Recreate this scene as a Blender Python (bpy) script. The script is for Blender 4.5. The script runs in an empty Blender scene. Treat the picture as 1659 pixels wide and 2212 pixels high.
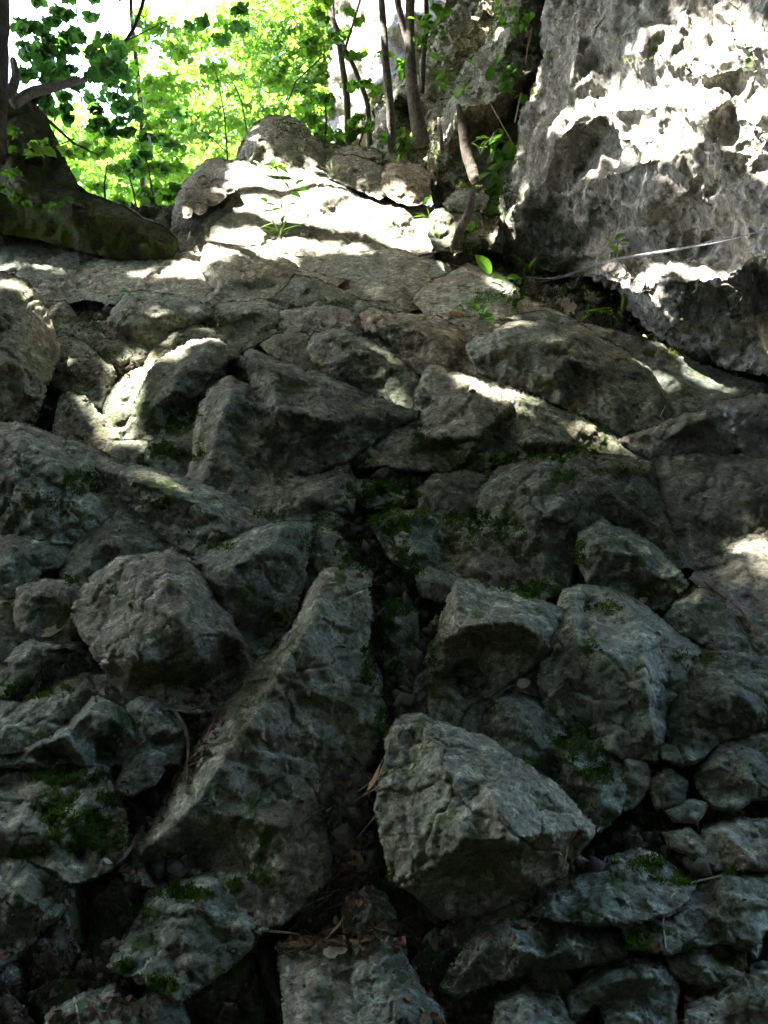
import bpy, math, random
import numpy as np
from mathutils import Vector, Matrix
from mathutils.bvhtree import BVHTree
from mathutils.geometry import delaunay_2d_cdt

random.seed(7)
RNG = np.random.default_rng(11)
C = bpy.context.scene.collection
scene = bpy.context.scene

# ------------------------------------------------------------------ camera
CAM = np.array([0.0, 0.0, 1.5])
PITCH = math.radians(10.0)
cam_data = bpy.data.cameras.new('camera')
cam_data.sensor_fit = 'HORIZONTAL'
cam_data.sensor_width = 36.0
cam_data.lens = 36.0                        # 53 degrees across
cam_data.clip_start = 0.02
cam_data.clip_end = 3000.0
cam = bpy.data.objects.new('camera', cam_data)
cam.location = CAM
cam.rotation_euler = (math.pi / 2 + PITCH, 0, 0)
C.objects.link(cam)
scene.camera = cam

# ------------------------------------------------------------------ light
SUN = np.array([-0.43, -0.05, 0.88])
SUN = SUN / np.linalg.norm(SUN)
world = bpy.data.worlds.new('World')
scene.world = world
world.use_nodes = True
wn = world.node_tree
bg = wn.nodes['Background']
sky = wn.nodes.new('ShaderNodeTexSky')
sky.sky_type = 'NISHITA'
sky.sun_disc = False
sky.sun_elevation = math.asin(SUN[2])
sky.sun_rotation = math.atan2(SUN[0], SUN[1])
sky.air_density = 0.9
sky.dust_density = 4.0
sky.ozone_density = 0.8
wn.links.new(sky.outputs['Color'], bg.inputs['Color'])
bg.inputs['Strength'].default_value = 0.12
sd = bpy.data.lights.new('sun', 'SUN')
sd.energy = 3.1
sd.angle = math.radians(0.6)
sd.color = (1.0, 0.93, 0.84)
so = bpy.data.objects.new('sun', sd)
so.rotation_euler = Vector(SUN).to_track_quat('Z', 'Y').to_euler()
so.location = (-6, 2, 12)
C.objects.link(so)
scene.view_settings.view_transform = 'Standard'
scene.view_settings.look = 'None'
scene.view_settings.gamma = 1.0
scene.view_settings.exposure = 4.42
scene.cycles.max_bounces = 6
scene.cycles.diffuse_bounces = 4
scene.cycles.transparent_max_bounces = 8
scene.cycles.use_denoising = True

# ------------------------------------------------------------------ helpers
K = 1659.0
CU, CV = 829.5, 1106.0
R_ = np.array([1.0, 0, 0])
U_ = np.array([0, -math.sin(PITCH), math.cos(PITCH)])
F_ = np.array([0, math.cos(PITCH), math.sin(PITCH)])
SLOPE = math.tan(math.radians(42.0))

def rays(u, v):
    u = np.asarray(u, float); v = np.asarray(v, float)
    return ((u - CU) / K)[..., None] * R_ + ((CV - v) / K)[..., None] * U_ + F_

def at(u, v, z):
    return CAM + rays(u, v) * np.asarray(z, float)[..., None]

def uvz(P):
    d = P - CAM
    z = d @ F_
    return CU + K * (d @ R_) / z, CV - K * (d @ U_) / z, z

def D(u, v):
    """distance (along the view axis) of the mean slope"""
    r = rays(u, v)
    den = r[..., 2] - SLOPE * r[..., 1]
    z = np.where(den < -0.02, -CAM[2] / np.minimum(den, -0.02), 60.0)
    return np.clip(z, 0.1, 60.0)

_tab = np.random.default_rng(5).normal(size=(4096, 3))
_tab /= np.linalg.norm(_tab, axis=1)[:, None]
_rnd = np.random.default_rng(6).random((4096, 4))

def _hash(i, j, k, s=0):
    h = (i.astype(np.int64) * 73856093) ^ (j.astype(np.int64) * 19349663) ^ (k.astype(np.int64) * 83492791) ^ (s * 2654435761)
    h = (h ^ (h >> 13)) * 1274126177
    h = h ^ (h >> 16)
    return (h & 4095).astype(np.int64)

def perlin(P, seed=0):
    P = np.asarray(P, float)
    i = np.floor(P).astype(np.int64)
    f = P - i
    w = f * f * f * (f * (f * 6 - 15) + 10)
    out = np.zeros(len(P))
    for dx in (0, 1):
        for dy in (0, 1):
            for dz in (0, 1):
                g = _tab[_hash(i[:, 0] + dx, i[:, 1] + dy, i[:, 2] + dz, seed)]
                d = f - np.array([dx, dy, dz])
                wt = (w[:, 0] if dx else 1 - w[:, 0]) * (w[:, 1] if dy else 1 - w[:, 1]) * (w[:, 2] if dz else 1 - w[:, 2])
                out += wt * (g * d).sum(1)
    return out * 1.5

def fbm(P, octv=4, seed=0, gain=0.5, lac=2.1):
    a, s, t = 1.0, 0.0, 0.0
    P = np.array(P, float)
    for o in range(octv):
        s = s + a * perlin(P, seed + o * 17)
        t += a
        P = P * lac
        a *= gain
    return s / t

def ridged(P, octv=4, seed=0, gain=0.5):
    a, s, t = 1.0, 0.0, 0.0
    P = np.array(P, float)
    for o in range(octv):
        s = s + a * (1 - np.abs(perlin(P, seed + o * 13)) * 2)
        t += a
        P = P * 2.1
        a *= gain
    return s / t

def cells(P, seed=0):
    """nearest jittered feature: (offset vector, F1, F2, cell hash)"""
    P = np.asarray(P, float)
    i = np.floor(P).astype(np.int64)
    n = len(P)
    f1 = np.full(n, 9.0); f2 = np.full(n, 9.0)
    off = np.zeros((n, 3)); hs = np.zeros(n, np.int64)
    for dx in (-1, 0, 1):
        for dy in (-1, 0, 1):
            for dz in (-1, 0, 1):
                ci = i + np.array([dx, dy, dz])
                h = _hash(ci[:, 0], ci[:, 1], ci[:, 2], seed + 3)
                o = P - (ci + 0.1 + 0.8 * _rnd[h, :3])
                d = (o * o).sum(1)
                nr = d < f1
                f2 = np.where(nr, f1, np.minimum(f2, d))
                off[nr] = o[nr]; hs[nr] = h[nr]
                f1 = np.where(nr, d, f1)
    return off, np.sqrt(f1), np.sqrt(f2), hs

def chisel(P, size, tilt, seed=0, step=0.15):
    """broken-rock planes: every cell is a randomly tilted flat"""
    Q = P / size
    Q = Q + 0.22 * np.stack([perlin(Q * 1.7 + 9, seed + 1), perlin(Q * 1.7 + 31, seed + 2), perlin(Q * 1.7 + 77, seed + 3)], 1)
    off, f1, f2, h = cells(Q, seed)
    return size * tilt * ((off * _tab[(h * 7 + seed) & 4095]).sum(1) + step * (_rnd[h, 3] - 0.5)), f2 - f1

def new_mesh(name, verts, faces, mat=None, smooth=False):
    me = bpy.data.meshes.new(name)
    verts = np.asarray(verts, np.float32)
    if isinstance(faces, np.ndarray) and faces.ndim == 2:
        nf, k = faces.shape
        me.vertices.add(len(verts)); me.vertices.foreach_set('co', verts.ravel())
        me.loops.add(nf * k); me.loops.foreach_set('vertex_index', faces.astype(np.int32).ravel())
        me.polygons.add(nf); me.polygons.foreach_set('loop_start', np.arange(0, nf * k, k, dtype=np.int32))
        me.update(calc_edges=True)
    else:
        me.from_pydata(verts.tolist(), [], [list(map(int, f)) for f in faces])
        me.update()
    if smooth:
        me.shade_smooth()
    if mat:
        me.materials.append(mat)
    return me

def link(name, me, parent=None, loc=None):
    o = bpy.data.objects.new(name, me)
    C.objects.link(o)
    if loc is not None:
        o.location = loc
    if parent is not None:
        o.parent = parent
        if parent.type == 'EMPTY' or parent.location.length > 0:
            # mesh data of children is written relative to the thing's origin
            pass
    return o

def obj(name, verts, faces, mat, parent=None, smooth=False, origin=None):
    """verts in world space; the object's origin is `origin` (or its parent's)"""
    verts = np.asarray(verts, float)
    if parent is not None:
        base = np.array(parent['_o']) if '_o' in parent else np.zeros(3)
        o = link(name, new_mesh(name, verts - base, faces, mat, smooth), parent)
        o['_o'] = base.tolist()
    else:
        base = np.zeros(3) if origin is None else np.array(origin, float)
        o = link(name, new_mesh(name, verts - base, faces, mat, smooth), None, base)
        o['_o'] = base.tolist()
    return o

def empty(name, loc):
    o = bpy.data.objects.new(name, None)
    o.empty_display_size = 0.05
    C.objects.link(o)
    o.location = loc
    o['_o'] = [float(x) for x in loc]
    return o

def tag(o, label=None, cat=None, group=None, kind=None):
    if label: o['label'] = label
    if cat: o['category'] = cat
    if group: o['group'] = group
    if kind: o['kind'] = kind
    return o

# ------------------------------------------------------------------ materials
def nodes(name):
    m = bpy.data.materials.new(name)
    m.use_nodes = True
    nt = m.node_tree
    return m, nt, nt.nodes['Principled BSDF'], nt.nodes['Material Output']

def ramp(nt, stops, interp='LINEAR'):
    r = nt.nodes.new('ShaderNodeValToRGB')
    r.color_ramp.interpolation = interp
    e = r.color_ramp.elements
    while len(e) < len(stops): e.new(0.5)
    for k, (p, c) in enumerate(stops):
        e[k].position = p
        e[k].color = (c[0], c[1], c[2], 1) if isinstance(c, (tuple, list)) else (c, c, c, 1)
    return r

def noise(nt, vec, scale, detail=6, rough=0.6, dist=0.0):
    n = nt.nodes.new('ShaderNodeTexNoise')
    n.inputs['Scale'].default_value = scale
    n.inputs['Detail'].default_value = detail
    n.inputs['Roughness'].default_value = rough
    n.inputs['Distortion'].default_value = dist
    nt.links.new(vec, n.inputs['Vector'])
    return n

def mix(nt, fac, a, b, mode='MIX'):
    m = nt.nodes.new('ShaderNodeMix')
    m.data_type = 'RGBA'
    m.blend_type = mode
    for s, x in ((0, fac), (6, a), (7, b)):
        if isinstance(x, (int, float)): m.inputs[s].default_value = x
        elif isinstance(x, tuple): m.inputs[s].default_value = (x[0], x[1], x[2], 1)
        else: nt.links.new(x, m.inputs[s])
    return m.outputs[2]

def math_(nt, op, a, b=None, c=None, clamp=False):
    m = nt.nodes.new('ShaderNodeMath')
    m.operation = op
    m.use_clamp = clamp
    for k, x in enumerate((a, b, c)):
        if x is None: continue
        if isinstance(x, (int, float)): m.inputs[k].default_value = x
        else: nt.links.new(x, m.inputs[k])
    return m.outputs[0]

def bump(nt, h, strength, dist, normal=None):
    b = nt.nodes.new('ShaderNodeBump')
    b.inputs['Strength'].default_value = strength
    b.inputs['Distance'].default_value = dist
    nt.links.new(h, b.inputs['Height'])
    if normal is not None: nt.links.new(normal, b.inputs['Normal'])
    return b.outputs['Normal']

def rock_mat(name, base=(0.24, 0.27, 0.218), warm=(0.20, 0.180, 0.130), pale=(0.44, 0.49, 0.41), dark=(0.085, 0.085, 0.075),
             moss=0.0, scale=1.0, rough=0.85, brown=0.8, bumpy=1.0, streak=0.0, palethr=0.0, down=0.75, lich=(0.40, 0.46, 0.38), lichen=0.85):
    m, nt, p, out = nodes(name)
    geo = nt.nodes.new('ShaderNodeNewGeometry')
    mp = nt.nodes.new('ShaderNodeMapping')
    mp.inputs['Scale'].default_value = (1, 1, 1 - 0.65 * streak)
    nt.links.new(geo.outputs['Position'], mp.inputs['Vector'])
    v = mp.outputs['Vector']
    n1 = noise(nt, v, 3.0 * scale, 5, 0.6, 0.3)
    n2 = noise(nt, v, 16 * scale, 9, 0.72, 0.2)
    n3 = noise(nt, v, 75 * scale, 6, 0.7)
    n4 = noise(nt, v, 6.5 * scale, 7, 0.65, 0.8)
    vo = nt.nodes.new('ShaderNodeTexVoronoi'); vo.inputs['Scale'].default_value = 38 * scale
    nt.links.new(v, vo.inputs['Vector'])
    r2 = ramp(nt, [(0.30, dark), (0.47, base), (0.62, base), (0.80, pale)])
    nt.links.new(n2.outputs['Fac'], r2.inputs['Fac'])
    r1 = ramp(nt, [(0.42, 0.0), (0.60, 1.0)])
    nt.links.new(n1.outputs['Fac'], r1.inputs['Fac'])
    col = mix(nt, math_(nt, 'MULTIPLY', r1.outputs['Color'], brown), r2.outputs['Color'], warm)
    # brown undersides and lichened tops, strengthened so the colour carries top light and shade
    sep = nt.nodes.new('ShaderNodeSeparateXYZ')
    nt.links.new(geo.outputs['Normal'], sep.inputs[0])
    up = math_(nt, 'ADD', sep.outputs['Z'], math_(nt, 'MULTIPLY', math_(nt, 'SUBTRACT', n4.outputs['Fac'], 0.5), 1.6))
    brown_shade = ramp(nt, [(0.0, 1.0), (0.30, 0.0)])
    nt.links.new(math_(nt, 'ADD', up, 0.15), brown_shade.inputs['Fac'])
    col = mix(nt, math_(nt, 'MULTIPLY', brown_shade.outputs['Color'], down), col, (0.105, 0.085, 0.058))
    lich_lit = ramp(nt, [(0.50 - palethr, 0.0), (0.66 - palethr, 1.0)])
    nt.links.new(math_(nt, 'ADD', n4.outputs['Fac'], math_(nt, 'MULTIPLY', math_(nt, 'SUBTRACT', sep.outputs['Z'], 0.45), 0.22)), lich_lit.inputs['Fac'])
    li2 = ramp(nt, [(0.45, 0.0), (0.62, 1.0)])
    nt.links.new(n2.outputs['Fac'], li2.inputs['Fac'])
    lf = math_(nt, 'MULTIPLY', lich_lit.outputs['Color'], li2.outputs['Color'])
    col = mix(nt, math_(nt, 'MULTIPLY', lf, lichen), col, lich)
    pt = ramp(nt, [(0.53, 0.0), (0.64, 1.0)])
    nt.links.new(geo.outputs['Pointiness'], pt.inputs['Fac'])
    col = mix(nt, math_(nt, 'MULTIPLY', pt.outputs['Color'], 0.55 * lichen), col, (lich[0] * 1.1, lich[1] * 1.1, lich[2] * 1.1))
    n5 = noise(nt, v, 26 * scale, 8, 0.75, 0.6)
    r5 = ramp(nt, [(0.34, 0.38), (0.45, 0.85), (0.54, 1.05), (0.63, 2.2)])
    nt.links.new(n5.outputs['Fac'], r5.inputs['Fac'])
    col = mix(nt, 0.9, col, r5.outputs['Color'], 'MULTIPLY')
    sp = ramp(nt, [(0.36, 0.25), (0.50, 1.0), (0.64, 1.0), (0.74, 1.7)])
    nt.links.new(n3.outputs['Fac'], sp.inputs['Fac'])
    col = mix(nt, 0.85, col, sp.outputs['Color'], 'MULTIPLY')
    if moss > 0:
        mo = ramp(nt, [(0.60 - 0.15 * moss, 0.0), (0.68 - 0.15 * moss, 1.0)])
        nm = noise(nt, v, 9 * scale, 6, 0.7, 0.4)
        nt.links.new(nm.outputs['Fac'], mo.inputs['Fac'])
        gr = ramp(nt, [(0.3, (0.018, 0.035, 0.008)), (0.7, (0.07, 0.11, 0.02))])
        nt.links.new(n3.outputs['Fac'], gr.inputs['Fac'])
        col = mix(nt, mo.outputs['Color'], col, gr.outputs['Color'])
    oi = nt.nodes.new('ShaderNodeObjectInfo')
    ro = ramp(nt, [(0.0, (0.62, 0.62, 0.52)), (0.25, (1.0, 1.02, 0.95)), (0.5, (0.78, 0.84, 0.76)), (0.75, (1.22, 1.17, 1.04)), (1.0, (0.92, 0.80, 0.66))])
    nt.links.new(oi.outputs['Random'], ro.inputs['Fac'])
    col = mix(nt, 1.0, col, ro.outputs['Color'], 'MULTIPLY')
    nt.links.new(col, p.inputs['Base Color'])
    p.inputs['Roughness'].default_value = rough
    p.inputs['Specular IOR Level'].default_value = 0.3
    ck = nt.nodes.new('ShaderNodeTexVoronoi')
    ck.feature = 'DISTANCE_TO_EDGE'
    ck.inputs['Scale'].default_value = 5.5 * scale
    wv = nt.nodes.new('ShaderNodeVectorMath'); wv.operation = 'ADD'
    wm = nt.nodes.new('ShaderNodeVectorMath'); wm.operation = 'SCALE'; wm.inputs['Scale'].default_value = 0.16 / scale
    nt.links.new(n4.outputs['Color'], wm.inputs[0])
    nt.links.new(v, wv.inputs[0]); nt.links.new(wm.outputs[0], wv.inputs[1])
    nt.links.new(wv.outputs[0], ck.inputs['Vector'])
    cr = ramp(nt, [(0.0, 0.0), (0.035, 1.0)])
    nt.links.new(ck.outputs['Distance'], cr.inputs['Fac'])
    ckm = ramp(nt, [(0.46, 1.0), (0.54, 0.0)]); nt.links.new(n1.outputs['Fac'], ckm.inputs['Fac'])
    crm = math_(nt, 'MAXIMUM', cr.outputs['Color'], ckm.outputs['Color'])
    h = math_(nt, 'ADD', math_(nt, 'MULTIPLY', n2.outputs['Fac'], 1.0), math_(nt, 'MULTIPLY', n3.outputs['Fac'], 0.35))
    h = math_(nt, 'ADD', h, math_(nt, 'MULTIPLY', crm, 0.6))
    nrm = bump(nt, h, 0.55 * bumpy, 0.014 / scale)
    nt.links.new(nrm, p.inputs['Normal'])
    return m

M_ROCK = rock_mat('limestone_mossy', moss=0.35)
M_ROCK_UP = rock_mat('limestone_upper_lit', base=(0.33, 0.36, 0.31), warm=(0.31, 0.27, 0.22), pale=(0.50, 0.53, 0.48), dark=(0.12, 0.12, 0.10), moss=0.15, scale=0.9)  # paler copy of the limestone, brighter light on upper slabs put into colour
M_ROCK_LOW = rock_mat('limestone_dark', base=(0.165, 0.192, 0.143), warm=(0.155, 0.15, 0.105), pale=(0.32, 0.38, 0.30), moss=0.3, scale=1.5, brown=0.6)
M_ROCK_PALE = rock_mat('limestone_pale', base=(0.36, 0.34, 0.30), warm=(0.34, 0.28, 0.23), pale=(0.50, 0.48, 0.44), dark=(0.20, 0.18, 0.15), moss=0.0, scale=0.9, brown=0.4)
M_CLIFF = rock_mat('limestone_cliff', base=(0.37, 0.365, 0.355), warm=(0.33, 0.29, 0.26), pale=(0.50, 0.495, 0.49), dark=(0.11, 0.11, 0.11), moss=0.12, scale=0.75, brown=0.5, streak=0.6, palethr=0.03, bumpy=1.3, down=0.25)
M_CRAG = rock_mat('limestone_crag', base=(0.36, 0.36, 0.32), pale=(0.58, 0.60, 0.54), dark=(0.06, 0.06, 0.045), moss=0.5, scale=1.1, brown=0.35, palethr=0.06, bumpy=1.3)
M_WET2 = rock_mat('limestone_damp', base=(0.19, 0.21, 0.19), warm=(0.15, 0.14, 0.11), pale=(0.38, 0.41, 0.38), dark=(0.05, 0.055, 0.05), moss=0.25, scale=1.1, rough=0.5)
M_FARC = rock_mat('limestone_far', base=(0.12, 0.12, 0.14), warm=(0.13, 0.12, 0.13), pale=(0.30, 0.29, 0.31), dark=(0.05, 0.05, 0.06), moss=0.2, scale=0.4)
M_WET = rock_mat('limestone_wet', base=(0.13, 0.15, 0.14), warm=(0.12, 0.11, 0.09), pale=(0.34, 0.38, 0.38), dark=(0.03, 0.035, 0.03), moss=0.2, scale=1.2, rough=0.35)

def simple(name, c1, c2, scale=20, rough=0.8, trans=0.0, bmp=0.0):
    m, nt, p, out = nodes(name)
    geo = nt.nodes.new('ShaderNodeNewGeometry')
    n = noise(nt, geo.outputs['Position'], scale, 6, 0.65)
    r = ramp(nt, [(0.32, c1), (0.68, c2)])
    nt.links.new(n.outputs['Fac'], r.inputs['Fac'])
    nt.links.new(r.outputs['Color'], p.inputs['Base Color'])
    p.inputs['Roughness'].default_value = rough
    p.inputs['Specular IOR Level'].default_value = 0.25
    if bmp: nt.links.new(bump(nt, n.outputs['Fac'], bmp, 0.02), p.inputs['Normal'])
    if trans:
        t = nt.nodes.new('ShaderNodeBsdfTranslucent')
        tc = mix(nt, 1.0, r.outputs['Color'], (2.2, 2.6, 1.0), 'MULTIPLY')
        nt.links.new(tc, t.inputs['Color'])
        ms = nt.nodes.new('ShaderNodeMixShader'); ms.inputs[0].default_value = trans
        nt.links.new(p.outputs[0], ms.inputs[1]); nt.links.new(t.outputs[0], ms.inputs[2])
        nt.links.new(ms.outputs[0], out.inputs['Surface'])
    return m

M_SOIL = simple('soil', (0.018, 0.014, 0.010), (0.06, 0.048, 0.035), 60, 0.95, bmp=0.8)
M_BARK = simple('bark_grey', (0.07, 0.06, 0.05), (0.20, 0.18, 0.15), 30, 0.9, bmp=0.8)
M_BARKD = simple('bark_dark', (0.035, 0.03, 0.022), (0.12, 0.10, 0.075), 25, 0.95, bmp=1.0)
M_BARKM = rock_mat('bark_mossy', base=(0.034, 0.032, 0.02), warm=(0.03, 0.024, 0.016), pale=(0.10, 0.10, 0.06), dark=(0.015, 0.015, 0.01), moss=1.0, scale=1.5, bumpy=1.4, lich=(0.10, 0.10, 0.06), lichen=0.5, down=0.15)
M_LEAF_A = simple('leaf_dark_green', (0.035, 0.085, 0.016), (0.06, 0.13, 0.022), 3, 0.5, 0.35)
M_LEAF_D = simple('leaf_deep_green', (0.02, 0.05, 0.010), (0.04, 0.08, 0.014), 3, 0.6, 0.18)
M_LEAF_A2 = simple('leaf_mid_green', (0.03, 0.085, 0.03), (0.055, 0.125, 0.04), 3, 0.5, 0.5)
M_LEAF_B = simple('leaf_fresh_green', (0.05, 0.12, 0.02), (0.10, 0.18, 0.03), 3, 0.5, 0.5)
M_LEAF_C = simple('leaf_yellow_green', (0.035, 0.085, 0.025), (0.15, 0.225, 0.06), 1.2, 0.55, 0.5)
M_MOSS = simple('moss_green', (0.02, 0.045, 0.006), (0.07, 0.12, 0.018), 30, 0.9, 0.25)
M_MOSSY = simple('moss_yellow', (0.08, 0.09, 0.015), (0.20, 0.20, 0.04), 30, 0.9, 0.25)
M_DRY = simple('dry_leaf', (0.16, 0.08, 0.035), (0.36, 0.22, 0.12), 50, 0.75, 0.2)
M_DRYP = simple('dry_leaf_pale', (0.38, 0.33, 0.20), (0.60, 0.56, 0.42), 50, 0.75, 0.15)
M_TWIG = simple('twig', (0.12, 0.09, 0.055), (0.32, 0.26, 0.18), 60, 0.85, bmp=0.4)
M_RED = simple('red_root', (0.16, 0.07, 0.05), (0.36, 0.20, 0.15), 60, 0.8, bmp=0.4)
M_GRASSB = simple('grass_green', (0.08, 0.15, 0.02), (0.20, 0.28, 0.06), 40, 0.6, 0.35)
M_LIT = simple('leaf_litter', (0.05, 0.03, 0.018), (0.26, 0.17, 0.10), 90, 0.85)
M_CRUMB = simple('crumbs', (0.03, 0.022, 0.015), (0.30, 0.27, 0.21), 200, 0.9)

# ------------------------------------------------------------------ stone builder
TRIS_V, TRIS_F, _nv = [], [], 0
def register(P, F):
    global _nv
    TRIS_V.append(np.asarray(P)); TRIS_F.append(np.asarray(F) + _nv); _nv += len(P)

def bary(tri_pts, tris, q):
    """interpolate b at q; outside points take the nearest-by-coordinate triangle"""
    best = np.full(len(q), -1e9); val = np.zeros(len(q))
    for (a, b, c) in tris:
        A, B, Cc = tri_pts[a], tri_pts[b], tri_pts[c]
        den = (B[1] - Cc[1]) * (A[0] - Cc[0]) + (Cc[0] - B[0]) * (A[1] - Cc[1])
        if abs(den) < 1e-6: continue
        l0 = ((B[1] - Cc[1]) * (q[:, 0] - Cc[0]) + (Cc[0] - B[0]) * (q[:, 1] - Cc[1])) / den
        l1 = ((Cc[1] - A[1]) * (q[:, 0] - Cc[0]) + (A[0] - Cc[0]) * (q[:, 1] - Cc[1])) / den
        l2 = 1 - l0 - l1
        m = np.minimum(np.minimum(l0, l1), l2)
        s0, s1, s2 = np.clip(l0, 0, 1), np.clip(l1, 0, 1), np.clip(l2, 0, 1)
        ss = s0 + s1 + s2
        vv = (s0 * A[2] + s1 * B[2] + s2 * Cc[2]) / ss
        up = m > best
        best[up] = m[up]; val[up] = vv[up]
    return val

def tin(q, s, seed=0):
    """broken facets: a random triangulated surface of values in -1..1, continuous with sharp ridges"""
    p = np.asarray(q, float) / s
    c = np.floor(p).astype(np.int64)
    val = np.zeros(len(p)); best = np.full(len(p), -1e9)
    def corner(i, j):
        h = _hash(i, j, j * 0 + seed, seed)
        return i + 0.8 * (_rnd[h, 0] - .5), j + 0.8 * (_rnd[h, 1] - .5), 2 * _rnd[h, 2] - 1
    for di in (-1, 0, 1):
        for dj in (-1, 0, 1):
            i = c[:, 0] + di; j = c[:, 1] + dj
            k = [corner(i, j), corner(i + 1, j), corner(i + 1, j + 1), corner(i, j + 1)]
            for t in ((0, 1, 2), (0, 2, 3)):
                A, B, D_ = k[t[0]], k[t[1]], k[t[2]]
                den = (B[1] - D_[1]) * (A[0] - D_[0]) + (D_[0] - B[0]) * (A[1] - D_[1])
                den = np.where(np.abs(den) < 1e-6, 1e-6, den)
                l0 = ((B[1] - D_[1]) * (p[:, 0] - D_[0]) + (D_[0] - B[0]) * (p[:, 1] - D_[1])) / den
                l1 = ((D_[1] - A[1]) * (p[:, 0] - D_[0]) + (A[0] - D_[0]) * (p[:, 1] - D_[1])) / den
                l2 = 1 - l0 - l1
                m = np.minimum(np.minimum(l0, l1), l2)
                up = m > best
                val = np.where(up, l0 * A[2] + l1 * B[2] + l2 * D_[2], val)
                best = np.where(up, m, best)
    return np.clip(val, -1.3, 1.3)

def inside(poly, q):
    x, y = q[:, 0], q[:, 1]
    r = np.zeros(len(q), bool)
    n = len(poly)
    for i in range(n):
        x1, y1 = poly[i][:2]; x2, y2 = poly[(i + 1) % n][:2]
        if y1 == y2: continue
        c = ((y1 > y) != (y2 > y)) & (x < (x2 - x1) * (y - y1) / (y2 - y1) + x1)
        r ^= c
    return r

def top_dist(poly, q):
    """how far below its upper edge a point of the block lies"""
    h = np.full(len(q), 1e3)
    n = len(poly)
    for i in range(n):
        x1, y1 = poly[i][:2]; x2, y2 = poly[(i + 1) % n][:2]
        if abs(x2 - x1) < 1e-6: continue
        m = (np.minimum(x1, x2) <= q[:, 0]) & (q[:, 0] <= np.maximum(x1, x2))
        d = q[:, 1] - (y1 + (y2 - y1) * (q[:, 0] - x1) / (x2 - x1))
        h = np.where(m & (d > -1), np.minimum(h, np.maximum(d, 0)), h)
    return h

def seg_dist(poly, q):
    d = np.full(len(q), 1e9)
    n = len(poly)
    for i in range(n):
        a = np.array(poly[i][:2], float); b = np.array(poly[(i + 1) % n][:2], float)
        ab = b - a; L = (ab * ab).sum() + 1e-9
        t = np.clip(((q - a) @ ab) / L, 0, 1)
        e = q - (a + t[:, None] * ab)
        d = np.minimum(d, np.hypot(e[:, 0], e[:, 1]))
    return d

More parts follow.
